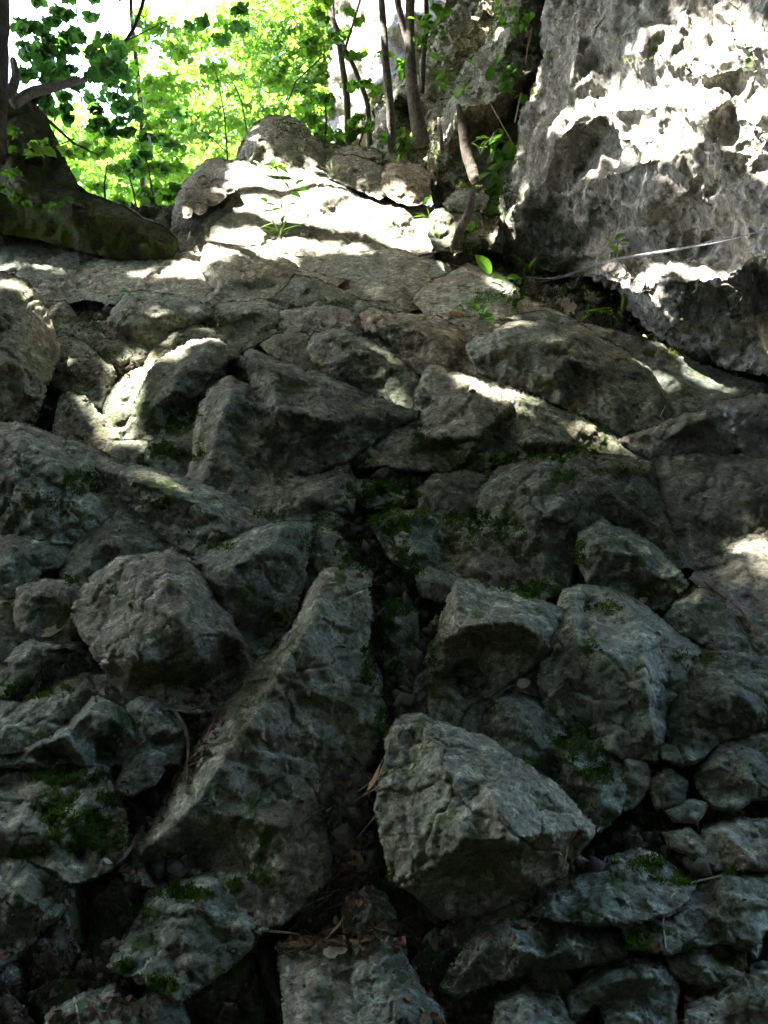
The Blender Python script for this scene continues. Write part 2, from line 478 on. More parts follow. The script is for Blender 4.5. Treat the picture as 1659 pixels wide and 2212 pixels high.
GROUP_ROCK = 'broken limestone rocks on the slope'
_rs = 0
BK = 2.5
def stone(name, label, outline, inner=(), mat=None, g=None, z0=None, plane=None, step=3.8, rough=1.0, chip=1.0, back=None,
          cat='rock', group=GROUP_ROCK, kind=None, edge=1.0, karst=0.0, jag=1.0, parent=None, push=0.0, soften=1.0, lip=None, facet=1.0):
    """A block of rock: its seen outline and relief (b = how far it stands out, in the same unit as the outline at that distance),
    set down on the slope, broken up in 3D and closed at the back."""
    global _rs
    _rs += 1
    if lip is None: lip = 1.0 if (z0 is None and plane is None and parent is None and name not in ('rock_slab', 'rock_ledge')) else 0.0
    seed = _rs * 31
    rj = random.Random(_rs)
    outline = [((p[0] - rj.uniform(0, 110),) + tuple(p[1:])) if -170 < p[0] < -100 else (((p[0] + rj.uniform(0, 120),) + tuple(p[1:])) if 1735 < p[0] < 1790 else p) for p in outline]
    mi = float(np.mean([p[2] for p in inner])) if len(inner) else 0.0
    oy = [p[1] for p in outline]; ym, yh = (max(oy) + min(oy)) / 2, (max(oy) - min(oy)) / 2
    auto = plane is None and parent is None
    out = [(p[0], p[1], BK * (p[2] if len(p) > 2 else (mi * float(np.clip(0.45 + 0.40 * (p[1] - ym) / yh, 0.25, 0.92)) if auto else 0.0))) for p in outline]
    pts = out + [(p[0], p[1], BK * p[2]) for p in inner]
    xy = np.array([[p[0], p[1]] for p in out], float)
    V0 = max(p[1] for p in out); U0 = float(np.mean(xy[:, 0]))
    area = 0.5 * abs(sum(xy[i][0] * xy[(i + 1) % len(xy)][1] - xy[(i + 1) % len(xy)][0] * xy[i][1] for i in range(len(xy))))
    size = math.sqrt(area)
    if plane is None and z0 is None:
        cc = xy.mean(0); dd_ = xy - cc; xy = xy + dd_ / (np.linalg.norm(dd_, axis=1)[:, None] + 1e-6) * min(15.0, 0.06 * size + 5)
        out = [(xy[i][0], xy[i][1], out[i][2]) for i in range(len(out))]
        pts = out + pts[len(out):]
    n = len(out)
    cd = delaunay_2d_cdt([Vector((p[0], p[1])) for p in pts], [], [list(range(n))], 1, 1e-4)
    cv = [(c.x, c.y, np.mean([pts[k][2] for k in orig]) if orig else 0.0) for c, orig in zip(cd[0], cd[3])]
    ctris = [t for t in cd[2]]
    # fine outline
    ol = []
    for i in range(n):
        a = xy[i]; b = xy[(i + 1) % n]
        L = np.hypot(*(b - a)); k = max(1, int(L / step))
        for j in range(k): ol.append(a + (b - a) * j / k)
    ol = np.array(ol)
    jt = np.zeros((len(ol), 3)); jt[:, :2] = ol
    amp = min(4.5, 0.012 * size + 1.0) * jag
    dx = fbm(jt / (size * 0.16 + 10), 4, seed) * amp * 2.2
    dy = fbm(jt / (size * 0.16 + 10) + 50, 4, seed) * amp * 2.2
    olj = ol + np.stack([dx, dy], 1)
    # inner lattice
    x0, y0 = olj.min(0); x1, y1 = olj.max(0)
    gx, gy = np.meshgrid(np.arange(x0, x1, step), np.arange(y0, y1, step * 0.87))
    gx = gx + (np.arange(gx.shape[0]) % 2)[:, None] * step * 0.5
    q = np.stack([gx.ravel(), gy.ravel()], 1)
    q = q + RNG.uniform(-0.22, 0.22, q.shape) * step
    dd = seg_dist(olj[::2] if len(olj) > 400 else olj, q)
    q = q[inside(olj, q) & (dd > step * 0.6)]
    allp = np.vstack([olj, q])
    cd2 = delaunay_2d_cdt([Vector(p) for p in allp.tolist()], [], [list(range(len(olj)))], 1, 1e-5)
    P2 = np.array([[c.x, c.y] for c in cd2[0]])
    tr = np.array([t for t in cd2[2]], np.int64)
    isout = {}
    for k, orig in enumerate(cd2[3]):
        for o in orig:
            if o < len(olj): isout[o] = k
    loop = [isout[o] for o in range(len(olj)) if o in isout]
    loop = [l for i, l in enumerate(loop) if l != loop[i - 1]]
    w3 = np.zeros((len(P2), 3)); w3[:, :2] = P2
    wamp = min(6, 0.02 * size + 1)
    wx = fbm(w3 / (size * 0.3 + 8) + 7, 3, seed + 5) * wamp
    wy = fbm(w3 / (size * 0.3 + 8) + 90, 3, seed + 6) * wamp
    wq = P2 + np.stack([wx, wy], 1)
    r = min(4.0, 0.012 * size + 1.0) * soften
    bb = 0
    for ox, oy in ((0, 0), (r, 0), (-r, 0), (0, r), (0, -r)):
        bb = bb + bary(cv, ctris, wq + np.array([ox, oy])) / 5
    ed = seg_dist(ol[::3] if len(ol) > 200 else ol, P2)
    Rr = min(8.0, 0.03 * size + 2.5)
    t = np.clip(1 - ed / Rr, 0, 1)
    bb = bb - edge * Rr * 0.55 * t * t
    if facet > 0:
        sz = min(size, 330)
        bb = bb + facet * (0.095 * sz * tin(P2, 0.34 * sz, seed) + 0.062 * sz * tin(P2 @ np.array([[.8, .6], [-.6, .8]]), 0.15 * sz, seed + 1)
                           + 0.026 * sz * tin(P2 @ np.array([[.6, -.8], [.8, .6]]), 0.065 * sz, seed + 2)
                           + min(0.010 * sz, 2.4) * tin(P2 @ np.array([[.28, .96], [-.96, .28]]), max(0.03 * sz, 9), seed + 3))
    if lip > 0:
        W = (0.08 * size + 4) * lip * (1 + 0.9 * fbm(w3 / (size * 0.35 + 10) + 33, 3, seed + 8))
        W = np.clip(W, 2, 48)
        h_ = top_dist(olj, P2)
        sm = np.clip(1 - h_ / W, 0, 1)
        bb = bb - 1.9 * W * (0.75 * sm + 0.25 * sm * sm)
    # even out steps that the mesh cannot carry
    ea = np.concatenate([tr[:, [0, 1]], tr[:, [1, 2]], tr[:, [2, 0]]]); ea = np.vstack([ea, ea[:, ::-1]])
    for _ in range(1):
        acc = np.bincount(ea[:, 0], bb[ea[:, 1]], len(bb)); cnt = np.bincount(ea[:, 0], minlength=len(bb)) + 1e-9
        bb = 0.4 * bb + 0.6 * acc / cnt
    if plane is None:
        if g is None:
            gb = D(U0, V0 - 0.3 * (V0 - xy[:, 1].min())); gb2 = D(U0, V0 - 0.3 * (V0 - xy[:, 1].min()) - 10)
            gg = (gb2 / gb - 1) * K / 10
            g = float(np.clip(0.5 * gg, 0.7, 1.9))
        rel = 1 + (g * (V0 - P2[:, 1]) - bb) / K
        if z0 is None:
            ro = np.array([1 + (g * (V0 - p[1]) - p[2]) / K for p in out])
            dz = D(xy[:, 0], xy[:, 1])
            z0 = float(np.min(dz / ro)) * 0.99
        z0 = z0 * (1 - push / K)
        z = z0 * np.maximum(rel, 0.2)
    else:
        p0, nn = plane
        rr = rays(P2[:, 0], P2[:, 1])
        den = rr @ nn
        zz = ((p0 - CAM) @ nn) / np.where(np.abs(den) < 1e-3, -1e-3, den)
        zz = np.where((zz < 0) | (zz > 30), 30, zz)
        z = zz * (1 - bb / K)
        z0 = float(np.median(zz))
    P = at(P2[:, 0], P2[:, 1], z)
    # normals of the relief
    def vnorm(P):
        a, b, c = P[tr[:, 0]], P[tr[:, 1]], P[tr[:, 2]]
        fn = np.cross(b - a, c - a)
        N = np.zeros_like(P)
        for k in range(3): np.add.at(N, tr[:, k], fn)
        N /= (np.linalg.norm(N, axis=1)[:, None] + 1e-12)
        s = np.sign((N * (CAM - P)).sum(1)); s[s == 0] = 1
        return N * s[:, None]
    N = vnorm(P)
    S = size * z0 / K
    S = min(S, 0.9)
    Sc = max(S, 0.12)
    off, f1, f2, h = cells(P / (0.55 * Sc) + 0.3 * np.stack([fbm(P / (0.4 * Sc), 3, seed + k) for k in range(3)], 1), seed)
    d = 0.010 * S * rough * fbm(P / (0.30 * S), 4, seed + 2, 0.5)
    d += rough * 0.0022 * z0 ** 0.5 * fbm(P / (0.03 * z0 ** 0.5), 4, seed + 3, 0.7)
    d -= np.clip(1 - (f2 - f1) / 0.05, 0, 1) * 0.030 * S * chip
    off, f1, f2, h = cells(P / (0.21 * Sc) + 0.3 * np.stack([fbm(P / (0.2 * Sc), 3, seed + k) for k in range(3)], 1), seed + 4)
    d -= np.clip(1 - (f2 - f1) / 0.07, 0, 1) * 0.012 * S * chip
    d += 0.005 * S * chip * (_rnd[h, 3] - .5)
    if karst > 0:
        Q = P * np.array([1, 1, 0.45])
        Q = Q + 0.07 * np.stack([fbm(Q / .3, 3, 1), fbm(Q / .3 + 9, 3, 2), fbm(Q / .3 + 5, 3, 3)], 1)
        off, f1, f2, h = cells(Q / 0.34, 71)
        d += karst * 0.05 * np.clip(f2 - f1, 0, .5)
        off, f1, f2, h = cells(Q / 0.13, 72)
        pit = (_rnd[h, 3] > 0.88)
        d -= karst * 0.05 * pit * np.clip(1 - f1 / 0.45, 0, 1) ** 0.7
        d += karst * 0.02 * np.clip(f2 - f1, 0, .5)
        off, f1, f2, h = cells(Q / 0.045, 73)
        d += karst * 0.02 * np.clip(f2 - f1, 0, .5)
        d += karst * 0.06 * fbm(P / 0.6, 4, 33) + karst * 0.085 * fbm(P * np.array([1, 1, .32]) / 0.17, 4, 36)
        d += karst * 0.04 * ridged(Q / 0.2, 5, 34)
        d -= karst * 0.06
    P = P + N * d[:, None]
    # sides and back
    nl = len(loop)
    Lp = P[loop]
    uu, vv, zz = uvz(Lp)
    cen = np.array([uu.mean(), vv.mean()])
    if back is None:
        tback = np.clip((D(uu, vv) / zz - 1) * 0.9, 0.35 * size / K + 0.02, 0.30)
    else:
        tback = np.full(nl, back)
    rings = []
    for fr, sh in ((0.30, 0.985), (1.0, 0.86)):
        ru = cen[0] + (uu - cen[0]) * sh; rv = cen[1] + (vv - cen[1]) * sh
        zr = zz * (1 + tback * fr)
        Rg = at(ru, rv, zr) + 0.02 * S * np.stack([perlin(Lp / (0.2 * S + .01), seed + 40 + k) for k in range(3)], 1)
        rings.append(Rg)
    base = len(P)
    VV = np.vstack([P] + rings + [rings[-1].mean(0)[None]])
    F = [tr]
    # make front faces look at the camera
    a, b, c = P[tr[:, 0]], P[tr[:, 1]], P[tr[:, 2]]
    fl = (np.cross(b - a, c - a) * (CAM - a)).sum(1).mean() < 0
    if fl: F[0] = tr[:, ::-1]
    i0 = np.array(loop); i1 = np.roll(i0, -1)
    j0 = base + np.arange(nl); j1 = np.roll(j0, -1)
    k0 = j0 + nl; k1 = np.roll(k0, -1)
    cen_i = np.full(nl, len(VV) - 1)
    for A, B, Cc in ((i0, j0, i1), (i1, j0, j1), (j0, k0, j1), (j1, k0, k1), (k0, cen_i, k1)):
        f = np.stack([A, B, Cc], 1)
        F.append(f if fl else f[:, ::-1])
    F = np.vstack(F)
    register(VV, F)
    og = VV[k0].mean(0) if parent is None else None
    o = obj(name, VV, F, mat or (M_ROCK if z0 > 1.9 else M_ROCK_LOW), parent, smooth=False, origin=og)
    if kind: tag(o, label, None, None, kind)
    elif parent is None: tag(o, label, cat, group)
    elif label: o['label'] = label
    return o

def jitter_copy(poly, k): return poly

# ------------------------------------------------------------------ terrain under everything
def build_ground():
    us = np.arange(-900, 2560, 7.0); vs = np.concatenate([np.arange(430, 2300, 7.0), np.arange(2300, 3300, 40.0)])
    gu, gv = np.meshgrid(us, vs)
    q = np.stack([gu.ravel(), gv.ravel()], 1)
    z = np.minimum(D(q[:, 0], q[:, 1]), 9.0)
    P = at(q[:, 0], q[:, 1], z)
    n = np.array([0, -SLOPE, 1.0]); n /= np.linalg.norm(n)
    sc = np.clip(z, 1.0, 6.0)
    d = np.zeros(len(P))
    for s, a, sd in ((0.22, 0.34, 3), (0.10, 0.34, 5), (0.04, 0.3, 8)):
        c, e = chisel(P, s, a, sd, 0.5)
        d += c
        d -= 0.03 * s / 0.2 * np.clip(1 - e / 0.08, 0, 1)
    d += 0.03 * fbm(P / 0.25, 5, 4) + 0.006 * fbm(P / 0.03, 3, 5)
    d = np.clip(d, -0.11, 0.05) - 0.03
    P = P + n * d[:, None]
    nr, nc = gu.shape
    idx = np.arange(nr * nc).reshape(nr, nc)
    F = np.stack([idx[:-1, :-1].ravel(), idx[1:, :-1].ravel(), idx[1:, 1:].ravel(), idx[:-1, 1:].ravel()], 1)
    o = obj('ground', P, F, M_GROUND)
    tag(o, 'rubble and soil between the rocks of the steep slope', kind='structure')
    T = np.vstack([F[:, [0, 1, 2]], F[:, [0, 2, 3]]])
    register(P, T)
    return len(T)
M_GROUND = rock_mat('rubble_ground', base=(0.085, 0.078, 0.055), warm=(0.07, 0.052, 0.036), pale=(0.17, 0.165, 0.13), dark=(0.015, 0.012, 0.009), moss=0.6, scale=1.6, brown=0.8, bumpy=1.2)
N_GROUND = build_ground()

def far_terrain():
    xs = np.linspace(-60, 60, 90); ys = np.concatenate([np.linspace(-40, 8, 30), np.linspace(9, 140, 60)])
    X, Y = np.meshgrid(xs, ys)
    Z = np.where(Y < 5.5, SLOPE * Y, SLOPE * 5.5 - 0.6 + 0.16 * (Y - 5.5))
    Z = np.where(Y < -1.0, -1.0 * SLOPE + 0.35 * (Y + 1.0), Z) - 0.9
    Z = Z + 0.6 * fbm(np.stack([X.ravel(), Y.ravel(), 0 * X.ravel()], 1) / 6, 4, 3).reshape(X.shape) * (np.abs(Y - 3) > 5)
    P = np.stack([X.ravel(), Y.ravel(), Z.ravel()], 1)
    nr, nc = X.shape
    idx = np.arange(nr * nc).reshape(nr, nc)
    F = np.stack([idx[:-1, :-1].ravel(), idx[:-1, 1:].ravel(), idx[1:, 1:].ravel(), idx[1:, :-1].ravel()], 1)
    tag(obj('terrain', P, F, M_FLOOR), 'wooded hillside carrying on behind and beyond the rocks', kind='structure')
M_FLOOR = simple('forest_floor', (0.03, 0.04, 0.012), (0.09, 0.10, 0.04), 2, 0.95, bmp=0.5)
far_terrain()

# ------------------------------------------------------------------ the cliff on the right
def at1(u, v, z): return at(np.array([float(u)]), np.array([float(v)]), np.array([float(z)]))[0]
B1 = at1(1060, 545, D(1060, 545)); B2 = at1(1660, 800, D(1660, 800))
bd = B2 - B1; bd[2] = 0; bd /= np.linalg.norm(bd)
nW = np.array([bd[1], -bd[0], 0.0])
if nW @ (CAM - B1) < 0: nW = -nW
nW = nW + np.array([0, 0, 0.13]); nW /= np.linalg.norm(nW)
stone('cliff', 'tall pitted grey limestone cliff on the right crossed by a band of sun',
      [(1165, -420), (2350, -420), (2350, 1500, 60), (1900, 1150), (1680, 830), (1600, 800), (1500, 780), (1430, 740), (1372, 700, -30), (1330, 640, -30), (1270, 600, -40),
       (1230, 600, -60), (1180, 590, -40), (1120, 575, -20), (1062, 540), (1068, 480), (1090, 400), (1110, 330), (1122, 240), (1150, 180), (1168, 130), (1160, 60), (1162, -20), (1150, -200)],
      [(1250, 60, 21), (1215, 150, 7), (1230, 150, 35), (1290, 135, -3), (1300, 250, 21), (1200, 300, 28), (1140, 420, 21), (1110, 480, 24), (1180, 470, 3), (1180, 380, 38),
       (1240, 400, 7), (1290, 300, -14), (1300, 380, 21), (1400, 350, 31), (1520, 300, 21), (1530, 240, 38), (1600, 200, 21), (1400, 200, 21), (1450, 120, 31), (1380, 60, 38),
       (1560, 60, 14), (1620, 100, 38), (1500, 430, 3), (1430, 480, -7), (1600, 420, 10), (1300, 480, -7), (1250, 540, -28), (1350, 555, 21), (1290, 575, 42), (1280, 600, 28),
       (1350, 610, 77), (1450, 600, 84), (1550, 600, 77), (1600, 660, 42), (1500, 700, 62), (1430, 690, 49), (1620, 560, 14), (1650, 640, -42), (1590, 740, 21), (1400, 540, -21), (1480, 545, -21),
       (1800, 300, 21), (2000, 600, 42), (1900, 0, 21)],
      mat=M_CLIFF, plane=(B1, nW), step=4.2, facet=1.2, karst=0.7, chip=0.55, back=0.5, kind='structure', edge=2.0)

# crag to the left of it, farther back, with roots and ivy
def crag_plane(u, v, z, n):
    n = np.array(n, float); n /= np.linalg.norm(n)
    return (at1(u, v, z), n)
stone('cliff', 'pale broken crag with ivy and roots beside the tall cliff',
      [(1070, -300), (1190, -300), (1190, 130), (1170, 330), (1130, 440), (1110, 560), (1030, 550), (960, 540), (925, 520), (935, 470), (925, 420), (915, 350), (928, 285), (950, 225), (985, 165), (1000, 130), (1040, 90), (1060, 30), (1060, -60)],
      [(1040, 160, 40), (1000, 230, 60), (970, 300, 60), (960, 380, 30), (1030, 300, 10), (1060, 220, 70), (1090, 190, 60), (1100, 280, -30), (1060, 380, -20), (1010, 430, 20), (1000, 500, 30), (1090, 100, 40), (1120, 30, 60), (1050, 480, -10)],
      mat=M_CRAG, plane=crag_plane(1020, 450, 4.9, (-0.45, -0.85, 0.28)), step=4.4, karst=0.75, chip=0.9, back=0.4, kind='structure', edge=1.5)
stone('cliff', 'shaded rock bank behind the slender trunks',
      [(805, 240), (835, 195), (850, 160), (900, 130), (925, 60), (955, 20), (980, -60), (1120, -60), (1120, 160), (1050, 300), (960, 420), (900, 420), (840, 360), (790, 345), (795, 300)],
      [(860, 200, 60), (900, 250, 0), (930, 150, 60), (980, 90, 70), (940, 230, 50), (890, 300, 10), (850, 300, 30), (990, 180, 60), (830, 230, 50)],
      mat=M_CRAG, plane=crag_plane(880, 330, 6.3, (-0.35, -0.8, 0.45)), step=4.4, karst=0.9, chip=1.0, back=0.4, kind='structure', edge=1.5)
stone('cliff', 'bluish far rock face seen between the trunks',
      [(640, -300), (1010, -300), (1010, 120), (930, 330), (800, 345), (690, 340), (700, 200), (715, 60), (700, -60)],
      [(760, 100, 40), (840, 50, 60), (800, 220, 50)], mat=M_FARC, plane=crag_plane(800, 200, 13, (-0.25, -0.95, 0.0)), step=7, karst=1.0, chip=1.0, back=0.3, kind='structure')

# ------------------------------------------------------------------ upper slabs and boulders
P_ = M_ROCK_PALE
boulder = stone('boulder', 'big sunlit pale boulder with a cobbled left face at the top of the slope', 
      [(383, 556, 20), (384, 495, 10), (394, 430), (411, 393), (428, 374), (455, 350), (505, 353), (548, 352), (620, 368), (660, 366), (705, 386), (770, 410), (830, 427), (872, 438), (922, 451), (948, 470), (940, 510),
       (925, 560, 30), (800, 560, 45), (700, 552, 48), (600, 550, 48), (500, 548, 45), (447, 560, 35)],
      [(500, 376, 40), (492, 440, 60), (440, 470, 60), (425, 550, 30), (450, 400, 10), (560, 400, 40), (700, 430, 50), (860, 465, 40), (600, 470, 52), (700, 470, 50), (560, 530, 50), (620, 510, 54), (800, 510, 48), (900, 520, 30)],
      mat=P_, g=1.15, rough=0.9, chip=0.5, back=0.14, facet=.45)
for k, (u, v, a, b) in enumerate([(440, 392, 16, 11), (412, 420, 13, 13), (461, 424, 24, 19), (430, 450, 15, 12), (492, 404, 14, 12), (405, 455, 12, 15), (468, 396, 13, 9)]):
    ang = [(math.cos(t), math.sin(t)) for t in np.linspace(0, 6.283, 9)[:-1]]
    stone('stone', None, [(u + 1.25 * a * c * random.uniform(.75, 1.15), v + 1.25 * b * s * random.uniform(.75, 1.15)) for c, s in ang], [(u, v, 5)], mat=P_,
          z0=4.10 * (1 + 1.12 * (556 - v - b) / K), g=1.0, step=3.5, parent=boulder, back=0.05, edge=1.0, chip=0.7)
stone('rock_outcrop', 'dark weathered rock mound with grass on top behind the sunlit boulder',
      [(490, 362), (506, 345), (512, 322), (530, 293), (550, 265), (582, 247), (625, 247), (656, 264), (676, 290), (706, 306), (752, 314), (800, 318), (860, 330), (850, 380), (780, 420), (700, 400), (600, 400), (520, 375)],
      [(600, 290, 50), (560, 310, 60), (650, 310, 40), (540, 345, 50), (640, 350, 40), (740, 345, 20)], mat=M_CRAG, z0=5.2, g=1.3, back=0.12, chip=1.2)
stone('rock', 'rounded layered boulder right of the dark mound', [(704, 348), (718, 334), (760, 331), (808, 348), (842, 370), (835, 420), (820, 432), (780, 415), (742, 398), (710, 385), (702, 365)],
      [(740, 350, 22), (790, 375, 25), (815, 405, 20)], z0=4.9, g=1.0, mat=P_, back=0.1)
stone('rock', 'pale lumpy rock under the leafy plant by the crag', [(822, 372), (835, 352), (870, 348), (905, 352), (930, 372), (925, 410), (912, 440), (880, 445), (840, 428), (820, 400)],
      [(850, 370, 20), (890, 390, 22)], z0=4.8, g=0.9, mat=P_, back=0.1)
stone('rock', 'squarish grey rock with the leaning stick against it', [(926, 465), (940, 450), (968, 445), (1000, 442), (1035, 448), (1045, 480), (1030, 530), (990, 545), (940, 540), (925, 510)],
      [(960, 462, 20), (1005, 470, 25), (960, 510, 10)], z0=4.05, g=0.8, back=0.1)
stone('rock', 'small grey rock crowned with moss and roots by the crag', [(955, 440), (975, 415), (1005, 400), (1040, 398), (1060, 420), (1050, 450), (1010, 458), (970, 455)],
      [(990, 425, 18), (1030, 425, 18)], z0=4.2, g=0.9, back=0.1, mat=M_CRAG)
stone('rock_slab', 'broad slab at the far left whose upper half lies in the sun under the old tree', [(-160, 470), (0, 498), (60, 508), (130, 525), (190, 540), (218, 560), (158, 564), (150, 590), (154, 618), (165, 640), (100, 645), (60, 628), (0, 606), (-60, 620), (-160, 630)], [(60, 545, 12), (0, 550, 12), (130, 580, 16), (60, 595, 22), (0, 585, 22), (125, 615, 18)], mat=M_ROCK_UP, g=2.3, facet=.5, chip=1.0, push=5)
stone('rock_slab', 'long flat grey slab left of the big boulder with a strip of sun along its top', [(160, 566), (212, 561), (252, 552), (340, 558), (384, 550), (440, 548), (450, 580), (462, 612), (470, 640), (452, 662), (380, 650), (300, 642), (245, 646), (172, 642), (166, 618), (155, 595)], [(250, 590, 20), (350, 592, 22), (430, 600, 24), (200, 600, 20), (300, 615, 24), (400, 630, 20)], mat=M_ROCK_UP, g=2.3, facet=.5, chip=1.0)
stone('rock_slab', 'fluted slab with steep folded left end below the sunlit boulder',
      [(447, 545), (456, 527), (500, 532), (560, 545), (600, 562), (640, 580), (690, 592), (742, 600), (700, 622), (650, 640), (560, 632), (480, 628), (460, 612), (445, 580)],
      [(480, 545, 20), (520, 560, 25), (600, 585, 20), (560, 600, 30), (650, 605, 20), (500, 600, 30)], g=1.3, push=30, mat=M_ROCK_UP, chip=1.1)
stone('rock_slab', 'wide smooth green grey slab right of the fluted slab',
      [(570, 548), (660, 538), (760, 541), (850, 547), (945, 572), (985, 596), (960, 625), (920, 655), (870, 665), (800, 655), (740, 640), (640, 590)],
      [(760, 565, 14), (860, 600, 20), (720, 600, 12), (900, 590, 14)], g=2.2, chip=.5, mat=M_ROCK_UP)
stone('rock_ledge', 'dark overhanging ledge with moss under the wide smooth slab',
      [(600, 640), (622, 625), (645, 597), (688, 606), (728, 628), (768, 646), (832, 652), (850, 668), (830, 690), (800, 676), (750, 676), (700, 668), (650, 660)],
      [(660, 620, 25), (720, 645, 30), (780, 660, 20)], g=1.2, push=10)
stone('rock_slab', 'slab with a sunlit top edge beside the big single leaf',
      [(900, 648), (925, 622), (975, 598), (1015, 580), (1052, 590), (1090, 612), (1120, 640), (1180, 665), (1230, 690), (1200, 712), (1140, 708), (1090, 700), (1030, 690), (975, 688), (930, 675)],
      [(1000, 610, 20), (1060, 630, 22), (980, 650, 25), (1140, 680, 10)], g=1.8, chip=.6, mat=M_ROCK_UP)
stone('rock', 'fractured block with a mossy foot below the fluted slab', [(452, 690), (462, 664), (495, 660), (560, 655), (605, 665), (600, 700), (600, 720), (556, 738), (525, 755), (480, 745), (458, 722)],
      [(500, 675, 20), (560, 670, 22), (590, 700, 20), (520, 720, 10), (490, 730, 12)], g=1.1)
stone('rock_ledge', 'low grey ledge above the row of fractured blocks', [(452, 640), (480, 620), (560, 622), (640, 636), (700, 655), (640, 680), (560, 668), (470, 672)], [(560, 640, 12)], g=1.6, mat=M_ROCK_UP)
stone('rock_slab', 'tongue shaped slab sloping right above the broken sunlit rock', [(590, 700), (604, 676), (650, 668), (725, 670), (790, 684), (830, 715), (870, 748), (895, 785), (880, 800), (840, 775), (800, 742), (740, 735), (690, 738), (640, 735), (600, 742)],
      [(650, 690, 22), (730, 700, 22), (820, 740, 20), (700, 720, 16)], g=1.4, mat=M_ROCK_UP)
stone('rock', 'broken rock with sunlit front facets under the tongue shaped slab', [(672, 760), (676, 738), (688, 727), (727, 717), (752, 720), (792, 744), (835, 764), (872, 792), (888, 826), (860, 852), (828, 868), (790, 852), (750, 832), (705, 802), (682, 778)],
      [(735, 728, 20), (790, 762, 25), (750, 780, 30), (830, 800, 20), (800, 830, 15), (845, 830, 10)], g=0.9, mat=M_ROCK, chip=1.3)
stone('rock', 'small sunlit jagged rock beside the foot of the broken rock', [(836, 826), (845, 806), (862, 801), (888, 808), (905, 836), (900, 872), (880, 885), (855, 870), (842, 845)], [(865, 820, 12), (880, 850, 10)], mat=M_ROCK)
stone('rock', 'flat flaky rocks wedged above the big central block', [(570, 745), (600, 728), (640, 722), (675, 735), (680, 775), (705, 805), (660, 800), (610, 780), (585, 765)], [(620, 745, 10), (660, 770, 10)])
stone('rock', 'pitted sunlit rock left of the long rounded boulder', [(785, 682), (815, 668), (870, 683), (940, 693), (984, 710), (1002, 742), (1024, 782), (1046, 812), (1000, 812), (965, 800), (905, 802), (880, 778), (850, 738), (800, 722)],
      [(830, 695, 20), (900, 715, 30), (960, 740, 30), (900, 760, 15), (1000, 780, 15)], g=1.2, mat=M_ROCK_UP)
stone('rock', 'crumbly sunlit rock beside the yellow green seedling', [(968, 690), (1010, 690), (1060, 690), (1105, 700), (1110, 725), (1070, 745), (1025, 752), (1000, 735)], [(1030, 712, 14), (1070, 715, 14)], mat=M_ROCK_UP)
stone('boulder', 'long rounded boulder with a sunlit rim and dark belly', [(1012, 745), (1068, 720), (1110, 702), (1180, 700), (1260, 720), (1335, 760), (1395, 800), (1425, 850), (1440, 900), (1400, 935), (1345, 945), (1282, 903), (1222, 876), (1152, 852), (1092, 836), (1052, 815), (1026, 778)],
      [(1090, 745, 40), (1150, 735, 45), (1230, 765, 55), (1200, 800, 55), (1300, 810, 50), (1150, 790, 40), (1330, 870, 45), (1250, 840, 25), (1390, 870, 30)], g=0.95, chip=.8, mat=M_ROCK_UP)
stone('rock_slab', 'smooth wet looking slab running down beside the foot of the cliff', [(1105, 690), (1180, 675), (1260, 700), (1340, 722), (1420, 752), (1500, 785), (1600, 815), (1700, 840), (1700, 900), (1560, 905), (1440, 930), (1425, 860), (1385, 800), (1320, 758), (1250, 722), (1180, 704)],
      [(1300, 730, 14), (1420, 800, 25), (1500, 850, 25), (1600, 860, 15)], g=1.9, chip=.5, mat=M_WET2)
stone('boulder', 'dark triangular block jutting out left of the trickle', [(1342, 946), (1400, 930), (1480, 902), (1524, 892), (1532, 925), (1560, 935), (1590, 960), (1560, 985), (1500, 988), (1410, 990), (1385, 978)],
      [(1480, 915, 30), (1522, 905, 30), (1440, 950, 20), (1520, 955, 10)], g=0.4, mat=M_WET)
stone('rock', 'wet mossy rock lip at the right edge where water trickles', [(1500, 900), (1560, 872), (1640, 860), (1740, 870), (1740, 985), (1620, 985), (1570, 945), (1532, 922)], [(1600, 890, 25), (1660, 900, 25)], mat=M_WET, g=1.0)
# left column
stone('boulder', 'tall dark boulder at the left edge with a sunlit cap', [(-160, 610), (-20, 602), (30, 606), (56, 618), (82, 648), (92, 683), (112, 723), (118, 768), (100, 803), (92, 833), (76, 903), (40, 908), (0, 925), (-160, 940)],
      [(20, 625, 30), (50, 700, 50), (60, 790, 55), (0, 780, 60), (30, 880, 30), (-60, 700, 50), (75, 660, 20)], g=0.7, push=25, mat=M_ROCK)
stone('rock', 'small rock with a pale top in the hollow behind the tall left boulder', [(85, 670), (110, 658), (137, 656), (156, 678), (158, 710), (142, 730), (112, 724), (95, 700)], [(125, 675, 10), (130, 700, 8)])
stone('rock', 'white topped stone left of the dark hollow', [(160, 710), (175, 698), (225, 696), (240, 706), (240, 735), (214, 745), (195, 742), (172, 735)], [(200, 708, 12), (215, 725, 10)])
stone('rock', 'low brown stone in the hollow right of the tall left boulder', [(112, 738), (140, 726), (178, 745), (218, 773), (222, 795), (160, 800), (112, 785)], [(150, 755, 14), (190, 780, 10)])
stone('rock', 'rounded brown stone with moss cap above the left hollow', [(104, 800), (112, 782), (150, 781), (208, 778), (236, 797), (242, 815), (230, 845), (216, 880), (195, 880), (165, 856), (120, 838)],
      [(150, 800, 20), (200, 800, 22), (190, 840, 15), (135, 815, 10)], g=0.8)
stone('rock', 'dark brown stone at the back of the left hollow', [(204, 760), (222, 738), (260, 738), (285, 757), (278, 775), (252, 786), (222, 780)], [(240, 755, 12)])
stone('rock', 'pointed rock between the left hollow and the moss patch', [(118, 938), (130, 893), (134, 860), (150, 850), (180, 862), (202, 888), (222, 912), (200, 940), (176, 965)], [(155, 885, 15), (180, 920, 10)])
